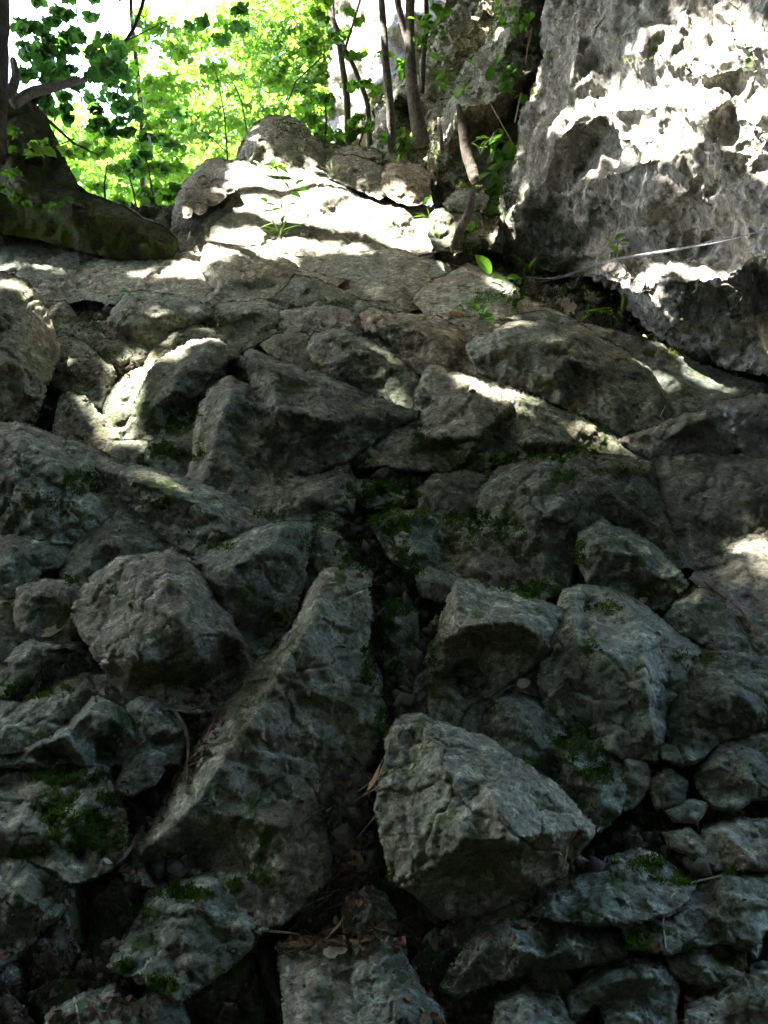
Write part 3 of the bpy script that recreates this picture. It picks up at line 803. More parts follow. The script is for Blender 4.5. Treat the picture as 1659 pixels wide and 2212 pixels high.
stone('boulder', 'flat topped angular block in front of the long flat slab', [(237, 716), (240, 700), (251, 673), (275, 643), (310, 637), (380, 646), (452, 662), (447, 684), (416, 700), (362, 720), (346, 744), (312, 762), (280, 757), (254, 742)],
      [(272, 672, 25), (350, 680, 35), (430, 672, 20), (300, 712, 30), (290, 740, 15)], g=0.7, mat=M_ROCK_UP)
stone('rock', 'sunlit wedge with a brown mossy crown beside the angular block', [(318, 785), (335, 752), (350, 728), (364, 712), (395, 702), (420, 705), (455, 712), (462, 738), (425, 742), (400, 754), (371, 774), (345, 795)], [(380, 725, 15), (425, 720, 14), (350, 770, 8)], mat=M_ROCK, g=1.3)
stone('rock', 'small sunlit rock below the sunlit wedge', [(262, 826), (280, 808), (302, 800), (340, 786), (334, 815), (320, 845), (302, 842)], [(305, 818, 10)], mat=M_ROCK, g=1.2)
stone('rock', 'grey stone just left of the dark block with the sunlit nose', [(222, 875), (238, 845), (268, 822), (295, 830), (312, 852), (298, 880), (255, 892), (232, 898)], [(265, 850, 15)])
stone('boulder', 'dark steep block with a brown face and a sunlit nose', [(340, 794), (370, 771), (410, 746), (450, 741), (502, 757), (508, 780), (482, 795), (472, 824), (455, 860), (434, 903), (410, 916), (380, 950), (330, 965), (280, 960), (252, 945), (245, 922), (282, 900), (300, 873), (311, 852), (326, 823)],
      [(392, 800, 45), (430, 770, 35), (460, 800, 40), (375, 845, 50), (330, 880, 40), (300, 930, 25), (390, 890, 20), (350, 930, 30), (495, 775, 10)], g=0.8, chip=1.2)
stone('rock', 'sunlit pointed tip sticking out left of the dark steep block', [(226, 898), (250, 882), (292, 876), (293, 895), (265, 912), (262, 946), (240, 932)], [(258, 895, 12)], mat=M_ROCK, push=12)
stone('rock', 'lower sunlit tip beside the mossy hollow', [(188, 955), (210, 925), (245, 927), (252, 950), (222, 970), (195, 972)], [(222, 942, 10)], mat=M_ROCK, push=12)
stone('rock', 'flat pale shard at the foot of the dark steep block', [(218, 972), (235, 952), (310, 955), (335, 972), (330, 1000), (285, 1000), (250, 992)], [(280, 972, 12)])
stone('rock', 'moss streaked rock right of the pale shard', [(315, 985), (332, 955), (380, 945), (432, 908), (448, 930), (440, 985), (420, 1035), (385, 1035), (345, 1015)], [(380, 975, 18), (410, 950, 10)])
stone('rock', 'thin sunlit slab leaning on the big central block', [(487, 802), (494, 772), (508, 763), (542, 785), (547, 820), (535, 845), (500, 824)], [(515, 795, 10)], mat=M_ROCK)
stone('boulder', 'large central block with a pale ridge and dark front', [(536, 768), (552, 762), (600, 780), (660, 806), (730, 833), (800, 858), (850, 878), (900, 892), (862, 918), (800, 952), (752, 987), (722, 1002), (660, 1024), (612, 1052), (580, 1030), (560, 960), (545, 880), (550, 830)],
      [(572, 800, 45), (562, 850, 35), (600, 880, 80), (660, 860, 60), (700, 905, 80), (780, 900, 50), (640, 980, 50), (700, 960, 45), (590, 980, 30)], g=0.75, push=15)
stone('boulder', 'tall pale ridged rock left of the large central block', [(480, 830), (498, 822), (535, 845), (555, 880), (568, 950), (590, 1030), (606, 1060), (560, 1078), (500, 1085), (450, 1065), (405, 1035), (425, 985), (433, 930), (438, 885), (455, 852)],
      [(490, 870, 35), (465, 930, 45), (455, 1000, 45), (520, 930, 10), (510, 1010, 35), (560, 1040, 15)], g=0.8)
stone('boulder', 'big wedge with a long sunlit strip along its upper edge', [(742, 1003), (780, 968), (832, 932), (868, 908), (905, 885), (908, 850), (925, 812), (940, 797), (965, 800), (1002, 808), (1062, 832), (1132, 860), (1202, 882), (1292, 920), (1340, 942), (1375, 970), (1404, 992), (1380, 1012), (1300, 992), (1270, 975), (1180, 995), (1100, 990), (1000, 1012), (900, 1012), (800, 1010)],
      [(1000, 838, 42), (1050, 848, 45), (1110, 872, 45), (1180, 906, 42), (1245, 932, 38), (1310, 958, 25), (880, 930, 30), (950, 945, 70), (1030, 945, 82), (1150, 957, 75), (1230, 955, 55), (850, 980, 30), (950, 985, 25), (1060, 975, 20), (950, 830, 20), (940, 870, 30)], g=0.9, push=10)
# middle of the slope
stone('boulder', 'dark face of rock at the left edge under the pointed rock', [(-160, 925), (-20, 926), (45, 920), (75, 935), (130, 955), (190, 972), (230, 1000), (262, 1040), (282, 1080), (232, 1120), (175, 1165), (130, 1170), (60, 1168), (-20, 1175), (-160, 1170)],
      [(55, 950, 50), (110, 1000, 70), (60, 1070, 60), (150, 1070, 60), (0, 1000, 60), (180, 1020, 40)], g=0.75, push=5)
stone('rock_ridge', 'long thin dark ridge slanting down across the left half', [(185, 970), (250, 996), (320, 1016), (410, 1046), (480, 1071), (540, 1105), (602, 1142), (565, 1155), (505, 1180), (465, 1205), (430, 1203), (372, 1165), (322, 1125), (275, 1090), (250, 1060), (210, 1015)],
      [(260, 1025, 30), (330, 1050, 45), (420, 1085, 55), (480, 1120, 50), (400, 1140, 25), (540, 1130, 20)], g=0.8)
stone('boulder', 'low wedge right of the thin dark ridge with a pale upper edge', [(528, 1085), (600, 1053), (650, 1033), (710, 1012), (742, 999), (760, 1045), (752, 1106), (712, 1108), (668, 1145), (620, 1142), (600, 1142), (560, 1112)],
      [(610, 1070, 25), (670, 1070, 40), (720, 1050, 30), (640, 1110, 25)], g=0.9)
stone('rock', 'small pale stone on top of the great leaning slab', [(668, 1133), (684, 1115), (716, 1104), (742, 1128), (718, 1145), (690, 1142)], [(705, 1122, 12)])
stone('boulder', 'broad sloping face with a pointed top left of the thin ridge foot', [(140, 1245), (145, 1200), (200, 1135), (262, 1080), (285, 1088), (322, 1122), (370, 1162), (432, 1205), (400, 1212), (350, 1212), (262, 1216), (212, 1258), (175, 1285)],
      [(262, 1100, 10), (240, 1160, 35), (180, 1220, 30), (330, 1180, 30), (270, 1200, 30)], g=1.2)
stone('boulder', 'huge dark block with a pale cracked peak in the left half', [(163, 1330), (172, 1284), (224, 1242), (262, 1212), (348, 1203), (372, 1192), (405, 1220), (442, 1268), (482, 1328), (516, 1385), (545, 1428), (525, 1475), (470, 1530), (400, 1535), (320, 1512), (270, 1498), (224, 1430), (190, 1380)],
      [(358, 1212, 25), (366, 1255, 70), (330, 1300, 75), (405, 1275, 65), (300, 1330, 50), (240, 1300, 30), (220, 1360, 30), (300, 1400, 70), (400, 1350, 80), (470, 1370, 55), (440, 1430, 50), (485, 1361, 52), (350, 1470, 30), (500, 1440, -20), (430, 1490, 10), (380, 1215, 5)], g=0.7, push=20)
stone('boulder', 'wide rock with a pale shoulder between dark block and slab', [(410, 1212), (462, 1197), (505, 1175), (562, 1150), (620, 1136), (668, 1140), (664, 1180), (652, 1225), (640, 1290), (630, 1335), (598, 1375), (560, 1420), (520, 1400), (482, 1325), (440, 1262)],
      [(500, 1225, 45), (590, 1180, 40), (630, 1200, 20), (600, 1270, 10), (540, 1300, 25), (560, 1240, 25), (560, 1370, 0)], g=0.8)
stone('boulder', 'great leaning slab with a pale spine down the middle of the slope', [(262, 1862), (280, 1822), (312, 1785), (378, 1720), (428, 1622), (470, 1565), (515, 1495), (572, 1424), (640, 1350), (662, 1290), (690, 1240), (720, 1240), (786, 1250), (800, 1330), (790, 1400), (828, 1545), (808, 1600), (782, 1645), (722, 1700), (700, 1760), (712, 1830), (716, 1880), (676, 1932), (620, 1980), (560, 2012), (500, 1942), (430, 1905), (340, 1915), (280, 1900)],
      [(690, 1262, 20), (688, 1320, 50), (640, 1400, 60), (585, 1480, 65), (520, 1580, 65), (460, 1680, 60), (400, 1760, 55), (330, 1820, 45), (285, 1860, 20), (740, 1330, 20), (740, 1450, 25), (700, 1560, 35), (620, 1640, 40), (560, 1760, 40), (640, 1740, 40), (640, 1860, 40), (540, 1860, 30), (430, 1860, 0), (350, 1880, -20), (500, 1820, 20), (780, 1560, 15)], g=0.95, push=0, chip=.8)
stone('rock', 'knobbly upright rock at the head of the great leaning slab', [(652, 1262), (657, 1216), (674, 1160), (682, 1149), (706, 1147), (733, 1162), (751, 1208), (797, 1232), (792, 1262), (730, 1250), (692, 1246), (665, 1290)],
      [(695, 1170, 20), (680, 1215, 20), (740, 1230, 15)], g=0.8)
stone('rock', 'squarish stone with fissures right of the mossy gully head', [(812, 1128), (848, 1112), (900, 1112), (942, 1118), (952, 1165), (946, 1222), (920, 1240), (876, 1225), (850, 1202), (828, 1168)], [(880, 1140, 15), (900, 1190, 22), (850, 1150, 8)])
stone('rock', 'cracked rib of rock beside the squarish fissured stone', [(942, 1130), (1010, 1130), (1062, 1148), (1100, 1188), (1118, 1240), (1116, 1288), (1060, 1275), (990, 1255), (948, 1235)], [(1000, 1160, 20), (1060, 1220, 28), (980, 1220, 15)], g=1.0)
stone('rock', 'small stone above the dark boxy block', [(902, 1245), (930, 1229), (976, 1244), (990, 1292), (950, 1295), (914, 1285)], [(945, 1255, 12)])
stone('rock', 'narrow stone half buried in the mossy gully', [(816, 1335), (845, 1308), (898, 1325), (900, 1400), (872, 1452), (836, 1445), (816, 1400)], [(860, 1350, 15), (855, 1400, 12)])
stone('rock', 'white edged stone at the top of the mossy gully', [(742, 1052), (778, 1036), (832, 1050), (905, 1060), (900, 1085), (850, 1092), (800, 1092), (762, 1076)], [(780, 1055, 12), (850, 1072, 8)])
stone('rock', 'low cracked stone below the big wedge', [(908, 1060), (940, 1032), (1010, 1022), (1070, 1045), (1060, 1100), (1012, 1130), (950, 1125), (915, 1100)], [(980, 1055, 18), (1020, 1080, 15)])
stone('boulder', 'large cracked outcrop with round lichen patches under the big wedge', [(1052, 1045), (1090, 1015), (1150, 1000), (1250, 988), (1320, 992), (1402, 1006), (1410, 1050), (1425, 1105), (1450, 1165), (1470, 1215), (1440, 1250), (1400, 1190), (1300, 1130), (1262, 1160), (1250, 1210), (1232, 1270), (1180, 1290), (1122, 1285), (1115, 1230), (1085, 1175), (1048, 1140), (1040, 1095)],
      [(1130, 1050, 40), (1200, 1040, 45), (1300, 1040, 35), (1240, 1100, 55), (1160, 1130, 45), (1350, 1090, 40), (1180, 1220, 35), (1400, 1140, 20), (1225, 1075, 60)], g=0.95)
stone('rock', 'jagged rock with a sunlit crest right of the round lichened outcrop', [(1252, 1205), (1262, 1158), (1292, 1135), (1308, 1124), (1330, 1146), (1362, 1156), (1406, 1186), (1442, 1216), (1462, 1238), (1476, 1258), (1460, 1280), (1425, 1312), (1362, 1302), (1310, 1288), (1278, 1255)],
      [(1312, 1148, 15), (1310, 1190, 35), (1380, 1200, 35), (1340, 1250, 15), (1430, 1240, 15), (1390, 1280, 5)], g=0.6)
stone('rock_slab', 'smooth grey slab at the right edge below the trickle', [(1404, 1000), (1450, 992), (1530, 990), (1600, 998), (1760, 1000), (1760, 1180), (1610, 1180), (1560, 1195), (1510, 1215), (1475, 1210), (1440, 1140), (1412, 1050)],
      [(1470, 1040, 35), (1550, 1080, 45), (1640, 1080, 45), (1510, 1160, 30)], g=1.3, mat=M_WET2, chip=.6)
stone('rock_slab', 'warm rock at the right edge with a corner in the sun', [(1505, 1245), (1530, 1212), (1570, 1194), (1612, 1170), (1680, 1140), (1780, 1130), (1780, 1350), (1660, 1335), (1600, 1320), (1550, 1290)], [(1600, 1220, 25), (1660, 1240, 25)], g=1.3, mat=P_)
stone('rock', 'splintered rock under the red roots', [(1432, 1345), (1480, 1292), (1506, 1278), (1550, 1290), (1582, 1312), (1612, 1382), (1634, 1422), (1580, 1410), (1530, 1394), (1478, 1370)], [(1500, 1310, 15), (1560, 1350, 20)], g=1.0)
stone('rock', 'low rock at the right edge beneath the red roots', [(1604, 1320), (1660, 1335), (1760, 1350), (1760, 1450), (1660, 1440), (1636, 1420), (1612, 1380)], [(1660, 1380, 20)], g=1.0)
stone('boulder', 'boxy dark fronted block with a pale lid', [(936, 1460), (934, 1404), (952, 1372), (985, 1262), (1002, 1255), (1070, 1280), (1130, 1296), (1180, 1310), (1212, 1325), (1196, 1360), (1172, 1410), (1155, 1430), (1082, 1478), (1016, 1518), (992, 1560), (980, 1574), (930, 1560)],
      [(990, 1350, 60), (1060, 1344, 75), (1120, 1344, 75), (1156, 1362, 60), (1080, 1310, 40), (965, 1380, 50), (960, 1440, 25), (1050, 1400, 25), (1000, 1470, -10), (1100, 1410, 20)], g=0.6, push=12)
stone('rock', 'thin pale shard beside the boxy block', [(896, 1500), (902, 1468), (926, 1443), (950, 1460), (940, 1500), (925, 1545), (905, 1532)], [(925, 1475, 10)])
stone('boulder', 'tall pyramid shaped boulder with a bright left shoulder', [(1170, 1440), (1174, 1404), (1198, 1350), (1214, 1318), (1220, 1284), (1255, 1273), (1320, 1284), (1380, 1308), (1450, 1370), (1502, 1400), (1505, 1440), (1472, 1500), (1442, 1570), (1420, 1640), (1345, 1635), (1290, 1602), (1230, 1565), (1190, 1525), (1173, 1480)],
      [(1238, 1300, 30), (1270, 1290, 10), (1250, 1400, 60), (1220, 1460, 50), (1300, 1400, 75), (1370, 1330, 50), (1390, 1400, 80), (1396, 1480, 90), (1410, 1560, 80), (1300, 1500, 70), (1350, 1570, 60), (1440, 1440, 20), (1440, 1510, 20), (1250, 1530, 30)], g=0.8, push=15, mat=M_ROCK, chip=.8)
stone('rock', 'light tongue of rock wedged between block and pyramid boulder', [(984, 1585), (1012, 1530), (1060, 1488), (1122, 1448), (1172, 1432), (1195, 1520), (1150, 1512), (1092, 1508), (1062, 1535), (1052, 1595)], [(1040, 1530, 15), (1120, 1475, 20), (1090, 1495, 16)], g=1.1)
stone('rock', 'pale rounded rock with moss below the pyramid boulder', [(1046, 1600), (1052, 1540), (1080, 1506), (1140, 1508), (1200, 1528), (1242, 1575), (1300, 1605), (1345, 1640), (1350, 1700), (1330, 1750), (1285, 1792), (1180, 1745), (1060, 1670)],
      [(1090, 1540, 40), (1150, 1560, 40), (1130, 1620, 40), (1240, 1650, 45), (1300, 1700, 35), (1200, 1620, 25)], g=1.0)
stone('rock', 'small cut off stone right of the pale rounded rock', [(1350, 1690), (1350, 1640), (1395, 1652), (1402, 1692), (1375, 1735), (1345, 1750)], [(1375, 1680, 15)])
stone('boulder', 'smooth flat faced block at the right edge beside the pyramid boulder', [(1432, 1605), (1450, 1550), (1475, 1500), (1505, 1440), (1506, 1418), (1560, 1408), (1620, 1415), (1760, 1440), (1760, 1600), (1660, 1580), (1575, 1590), (1530, 1625), (1482, 1645), (1440, 1640)],
      [(1530, 1440, 30), (1520, 1520, 50), (1600, 1500, 55), (1480, 1600, 40), (1640, 1540, 50)], g=0.95, push=10)
stone('boulder', 'lower flat block at the right edge with a chipped foot', [(1510, 1680), (1535, 1630), (1578, 1592), (1660, 1583), (1760, 1600), (1760, 1720), (1660, 1715), (1628, 1718), (1602, 1742), (1550, 1738), (1525, 1712)], [(1580, 1640, 30), (1650, 1650, 35), (1580, 1710, 20)], g=0.9)
stone('rock', 'small pale stone in the dark gap at the right', [(1402, 1692), (1440, 1662), (1482, 1690), (1472, 1738), (1420, 1742)], [(1440, 1700, 14)])
# bottom left
stone('rock', 'stacked left edge rock with a crusty top', [(-120, 1170), (-20, 1166), (60, 1160), (125, 1166), (145, 1192), (130, 1228), (74, 1238), (52, 1262), (30, 1282), (-20, 1290), (-120, 1290)], [(40, 1195, 30), (100, 1195, 25), (0, 1240, 30)], g=0.9)
stone('rock', 'block with an arched dark face at the left edge', [(35, 1380), (38, 1320), (45, 1272), (90, 1260), (142, 1262), (178, 1282), (172, 1310), (168, 1345), (150, 1385), (110, 1392), (62, 1392)], [(60, 1290, 20), (120, 1285, 20), (110, 1330, 5), (60, 1350, 20), (150, 1340, 15)], g=0.7)
stone('rock', 'flat dark rock at the left edge below the arched block', [(-120, 1300), (-20, 1295), (30, 1300), (38, 1340), (30, 1400), (-20, 1430), (-120, 1430)], [(0, 1350, 25)], g=0.9)
stone('rock', 'pale lipped ledge above the left moss patch', [(-120, 1440), (0, 1436), (32, 1405), (65, 1381), (126, 1386), (164, 1393), (166, 1412), (120, 1415), (80, 1440), (60, 1480), (20, 1498), (-120, 1510)], [(70, 1400, 22), (30, 1440, 22), (130, 1400, 14)], g=1.0)
stone('rock_ledge', 'rough ledge running from the moss patch to the leaf litter', [(-120, 1530), (0, 1512), (60, 1520), (124, 1486), (166, 1465), (230, 1462), (246, 1492), (272, 1528), (240, 1530), (195, 1515), (170, 1542), (122, 1592), (60, 1612), (-20, 1622), (-120, 1640)], [(180, 1490, 20), (100, 1540, 25), (20, 1570, 25), (220, 1500, 12)], g=1.3)
stone('rock', 'peaked ledge with a dark underside on the lower left', [(-120, 1640), (-20, 1620), (62, 1608), (132, 1570), (172, 1535), (197, 1510), (232, 1524), (268, 1537), (292, 1560), (296, 1610), (260, 1650), (180, 1650), (100, 1652), (40, 1650), (-120, 1665)],
      [(195, 1535, 30), (240, 1550, 35), (140, 1590, 40), (60, 1622, 30), (200, 1600, 20), (230, 1630, -15), (120, 1635, 0)], g=0.7, push=8)
stone('rock', 'small pale peak left of the curved twig', [(270, 1537), (304, 1512), (340, 1519), (362, 1546), (392, 1577), (388, 1605), (386, 1642), (332, 1652), (292, 1625), (290, 1562)], [(312, 1535, 22), (350, 1575, 30), (310, 1600, 20), (365, 1610, 8)], g=0.7)
stone('rock', 'fist sized grey stone in the moss under the small peak', [(252, 1700), (280, 1638), (320, 1618), (356, 1634), (346, 1666), (330, 1690), (286, 1716)], [(310, 1650, 18), (295, 1690, 12)])
stone('boulder', 'mossy topped rock at the lower left edge', [(-120, 1670), (60, 1672), (130, 1655), (222, 1655), (245, 1712), (262, 1790), (262, 1850), (215, 1882), (150, 1905), (110, 1870), (50, 1850), (-120, 1850)], [(60, 1740, 40), (160, 1770, 45), (20, 1800, 35), (210, 1820, 25), (120, 1700, 30)], g=1.1)
stone('boulder', 'lower left edge boulder with a brown lower half', [(-120, 1850), (0, 1842), (60, 1850), (115, 1872), (152, 1906), (150, 1942), (122, 1972), (75, 2012), (30, 2062), (-20, 2108), (-120, 2160)], [(60, 1900, 40), (20, 1950, 45), (100, 1930, 30), (0, 2040, 10)], g=0.8)
stone('boulder', 'grey faced block at the foot of the great leaning slab', [(240, 2080), (270, 2038), (300, 1998), (322, 1948), (360, 1920), (415, 1903), (465, 1893), (502, 1940), (562, 2004), (522, 2055), (450, 2110), (385, 2155), (350, 2131), (290, 2105)], [(350, 1960, 30), (420, 1980, 40), (350, 2060, 35), (480, 2000, 30), (420, 2070, 30)], g=0.95)
stone('rock', 'low stone at the bottom edge left of centre', [(95, 2260), (112, 2190), (180, 2155), (240, 2135), (290, 2165), (305, 2260)], [(190, 2190, 20)], g=1.0)
stone('rock', 'mossy stone sunk in the dark soil at the bottom left', [(300, 2170), (340, 2140), (385, 2158), (400, 2200), (420, 2280), (310, 2280)], [(350, 2180, 20)], g=1.0)
stone('rock', 'flat square stone with a pale dry leaf on it', [(607, 2045), (660, 2036), (745, 2034), (760, 2110), (772, 2200), (780, 2290), (625, 2290), (618, 2130)], [(680, 2070, 20), (690, 2160, 24)], g=1.3)
stone('rock', 'flat stone with yellow moss at the bottom centre', [(750, 2034), (810, 2028), (866, 2035), (882, 2090), (905, 2140), (948, 2180), (962, 2290), (785, 2290), (772, 2150)], [(810, 2070, 20), (860, 2170, 24)], g=1.3)
stone('rock', 'small green grey stone below the leaf litter gully', [(742, 1990), (762, 1948), (792, 1920), (826, 1935), (850, 1980), (848, 2015), (790, 2018), (750, 2010)], [(800, 1955, 15), (790, 1995, 12)])
stone('boulder', 'big overhanging boulder with a pale chipped face and brown underside', [(822, 1750), (825, 1690), (842, 1640), (836, 1602), (864, 1556), (912, 1550), (950, 1568), (986, 1586), (1045, 1600), (1102, 1640), (1182, 1692), (1240, 1740), (1276, 1784), (1262, 1812, 20), (1212, 1884, -5), (1112, 1939, -20), (1030, 1969, -25), (957, 1979, -30), (912, 1935, -10), (848, 1892, 5), (838, 1830, 5)],
      [(940, 1612, 32), (885, 1640, 14), (880, 1720, 28), (965, 1690, 64), (985, 1760, 75), (1000, 1812, 79), (1100, 1815, 79), (1190, 1797, 57), (1250, 1790, 28), (905, 1890, 21), (968, 1858, 50), (1080, 1720, 68), (870, 1800, 36), (1100, 1850, 28), (1000, 1890, 7), (1150, 1760, 50), (860, 1860, 14)], g=0.85, push=0)
# bottom right
stone('boulder', 'low domed rock right of the overhanging boulder', [(1152, 1970), (1192, 1938), (1256, 1898), (1300, 1875), (1332, 1856), (1372, 1843), (1416, 1854), (1456, 1884), (1490, 1910), (1482, 1942), (1440, 1970), (1360, 1990), (1310, 1990), (1245, 1990)], [(1370, 1885, 30), (1300, 1930, 35), (1220, 1955, 25), (1420, 1920, 25)], g=1.2)
stone('rock', 'jagged ridge of rock along the bottom right', [(960, 2132), (978, 2098), (1014, 2044), (1045, 2012), (1065, 1986), (1142, 1979), (1206, 1984), (1256, 2003), (1300, 2009), (1352, 2044), (1332, 2082), (1262, 2086), (1196, 2092), (1156, 2078), (1116, 2106), (1070, 2118), (1000, 2150)],
      [(1060, 2030, 30), (1140, 2000, 35), (1135, 2050, 50), (1240, 2040, 50), (1180, 2070, 30), (1010, 2090, 25), (1300, 2050, 30), (1080, 2090, 20)], g=0.7, chip=1.2)
stone('rock', 'squat broken rock at the bottom edge right of centre', [(1238, 2215), (1240, 2155), (1266, 2112), (1312, 2094), (1370, 2080), (1440, 2092), (1454, 2134), (1450, 2170), (1455, 2280), (1320, 2280), (1310, 2170)], [(1290, 2130, 25), (1390, 2105, 35), (1400, 2150, 15), (1390, 2200, 20)], g=0.7)
stone('rock', 'flat stone between the domed rock and the cracked block', [(1352, 1998), (1362, 1990), (1440, 1971), (1495, 1926), (1532, 1908), (1530, 1975), (1500, 2020), (1450, 2054), (1365, 2044)], [(1450, 2000, 20)], g=1.1)
stone('boulder', 'cracked greenish block at the lower right edge', [(1534, 1906), (1566, 1892), (1590, 1888), (1760, 1880), (1760, 2000), (1642, 2010), (1628, 2060), (1610, 2040), (1572, 2030), (1520, 2042), (1456, 2056), (1500, 2010), (1528, 1978)], [(1560, 1930, 30), (1620, 1950, 35), (1570, 1990, 30), (1480, 2040, 12)], g=0.8)
stone('rock', 'crumbled stone beneath the cracked greenish block', [(1448, 2066), (1520, 2048), (1556, 2083), (1602, 2088), (1606, 2136), (1560, 2130), (1492, 2122), (1455, 2100)], [(1510, 2080, 18), (1570, 2108, 12)])
stone('rock', 'small angular stone on the dark ledge at the right', [(1444, 1752), (1495, 1729), (1527, 1739), (1502, 1775), (1460, 1772)], [(1488, 1748, 12)])
stone('rock', 'pair sized stone under the small angular stone', [(1436, 1800), (1490, 1795), (1530, 1822), (1516, 1856), (1480, 1838), (1450, 1830)], [(1488, 1818, 12)])
stone('rock', 'long dark rock beneath the chipped flat block', [(1532, 1790), (1600, 1775), (1760, 1780), (1760, 1870), (1640, 1872), (1560, 1880), (1520, 1850)], [(1600, 1820, 20), (1680, 1830, 20)], g=0.8)
stone('rock', 'dark rock filling the bottom right corner', [(1490, 2150), (1560, 2140), (1640, 2090), (1760, 2070), (1760, 2300), (1480, 2300)], [(1600, 2170, 25), (1680, 2150, 25)], g=0.9)
stone('rock', 'shadowed stone at the bottom edge between ridge and squat rock', [(1080, 2170), (1130, 2150), (1200, 2160), (1232, 2210), (1230, 2300), (1060, 2300)], [(1150, 2190, 18)], g=1.0)

# ------------------------------------------------------------------ ray casting on what is built so far
BVH = BVHTree.FromPolygons(np.vstack(TRIS_V).tolist(), np.vstack(TRIS_F).tolist())
def hit(u, v):
    r = rays(np.array([float(u)]), np.array([float(v)]))[0]
    h = BVH.ray_cast(Vector(CAM), Vector(r).normalized(), 80)
    if h[0] is None: return None, None, None
    n = h[1]
    if n.dot(Vector(r)) > 0: n = -n
    P = np.array(h[0])
    return P, np.array(n), float((P - CAM) @ F_)

# ------------------------------------------------------------------ leaves
def leaf_mesh(pos, size, up=0.5, seed=0, kind='oval', droop=0.3):
    """folded leaves of 6 triangles at the given points"""
    rg = np.random.default_rng(seed)
    n = len(pos)
    nrm = rg.normal(size=(n, 3)) * (1 - up) + np.array([0, 0, 1.0]) * up
    nrm /= np.linalg.norm(nrm, axis=1)[:, None]
    ax = rg.normal(size=(n, 3)); ax -= (ax * nrm).sum(1)[:, None] * nrm
    ax /= np.linalg.norm(ax, axis=1)[:, None]
    sd_ = np.cross(nrm, ax)
    size = np.broadcast_to(size, (n,)) * rg.uniform(0.4, 1.35, n)
    L = size[:, None]
    pos = pos - ax * L * .5
    w = 0.36 if kind == 'oval' else 0.46
    P = [pos, pos + ax * L * .28 + sd_ * L * w * .85 + nrm * L * .08, pos + ax * L * .66 + sd_ * L * w * .8 + nrm * L * .06,
         pos + ax * L - nrm * L * droop * .4, pos + ax * L * .66 - sd_ * L * w * .8 + nrm * L * .06, pos + ax * L * .28 - sd_ * L * w * .85 + nrm * L * .08]
    V = np.stack(P, 1).reshape(-1, 3)
    b = np.arange(n) * 6
    F = np.concatenate([np.stack([b, b + 1, b + 2], 1), np.stack([b, b + 2, b + 3], 1), np.stack([b, b + 3, b + 4], 1), np.stack([b, b + 4, b + 5], 1)])
    return V, F

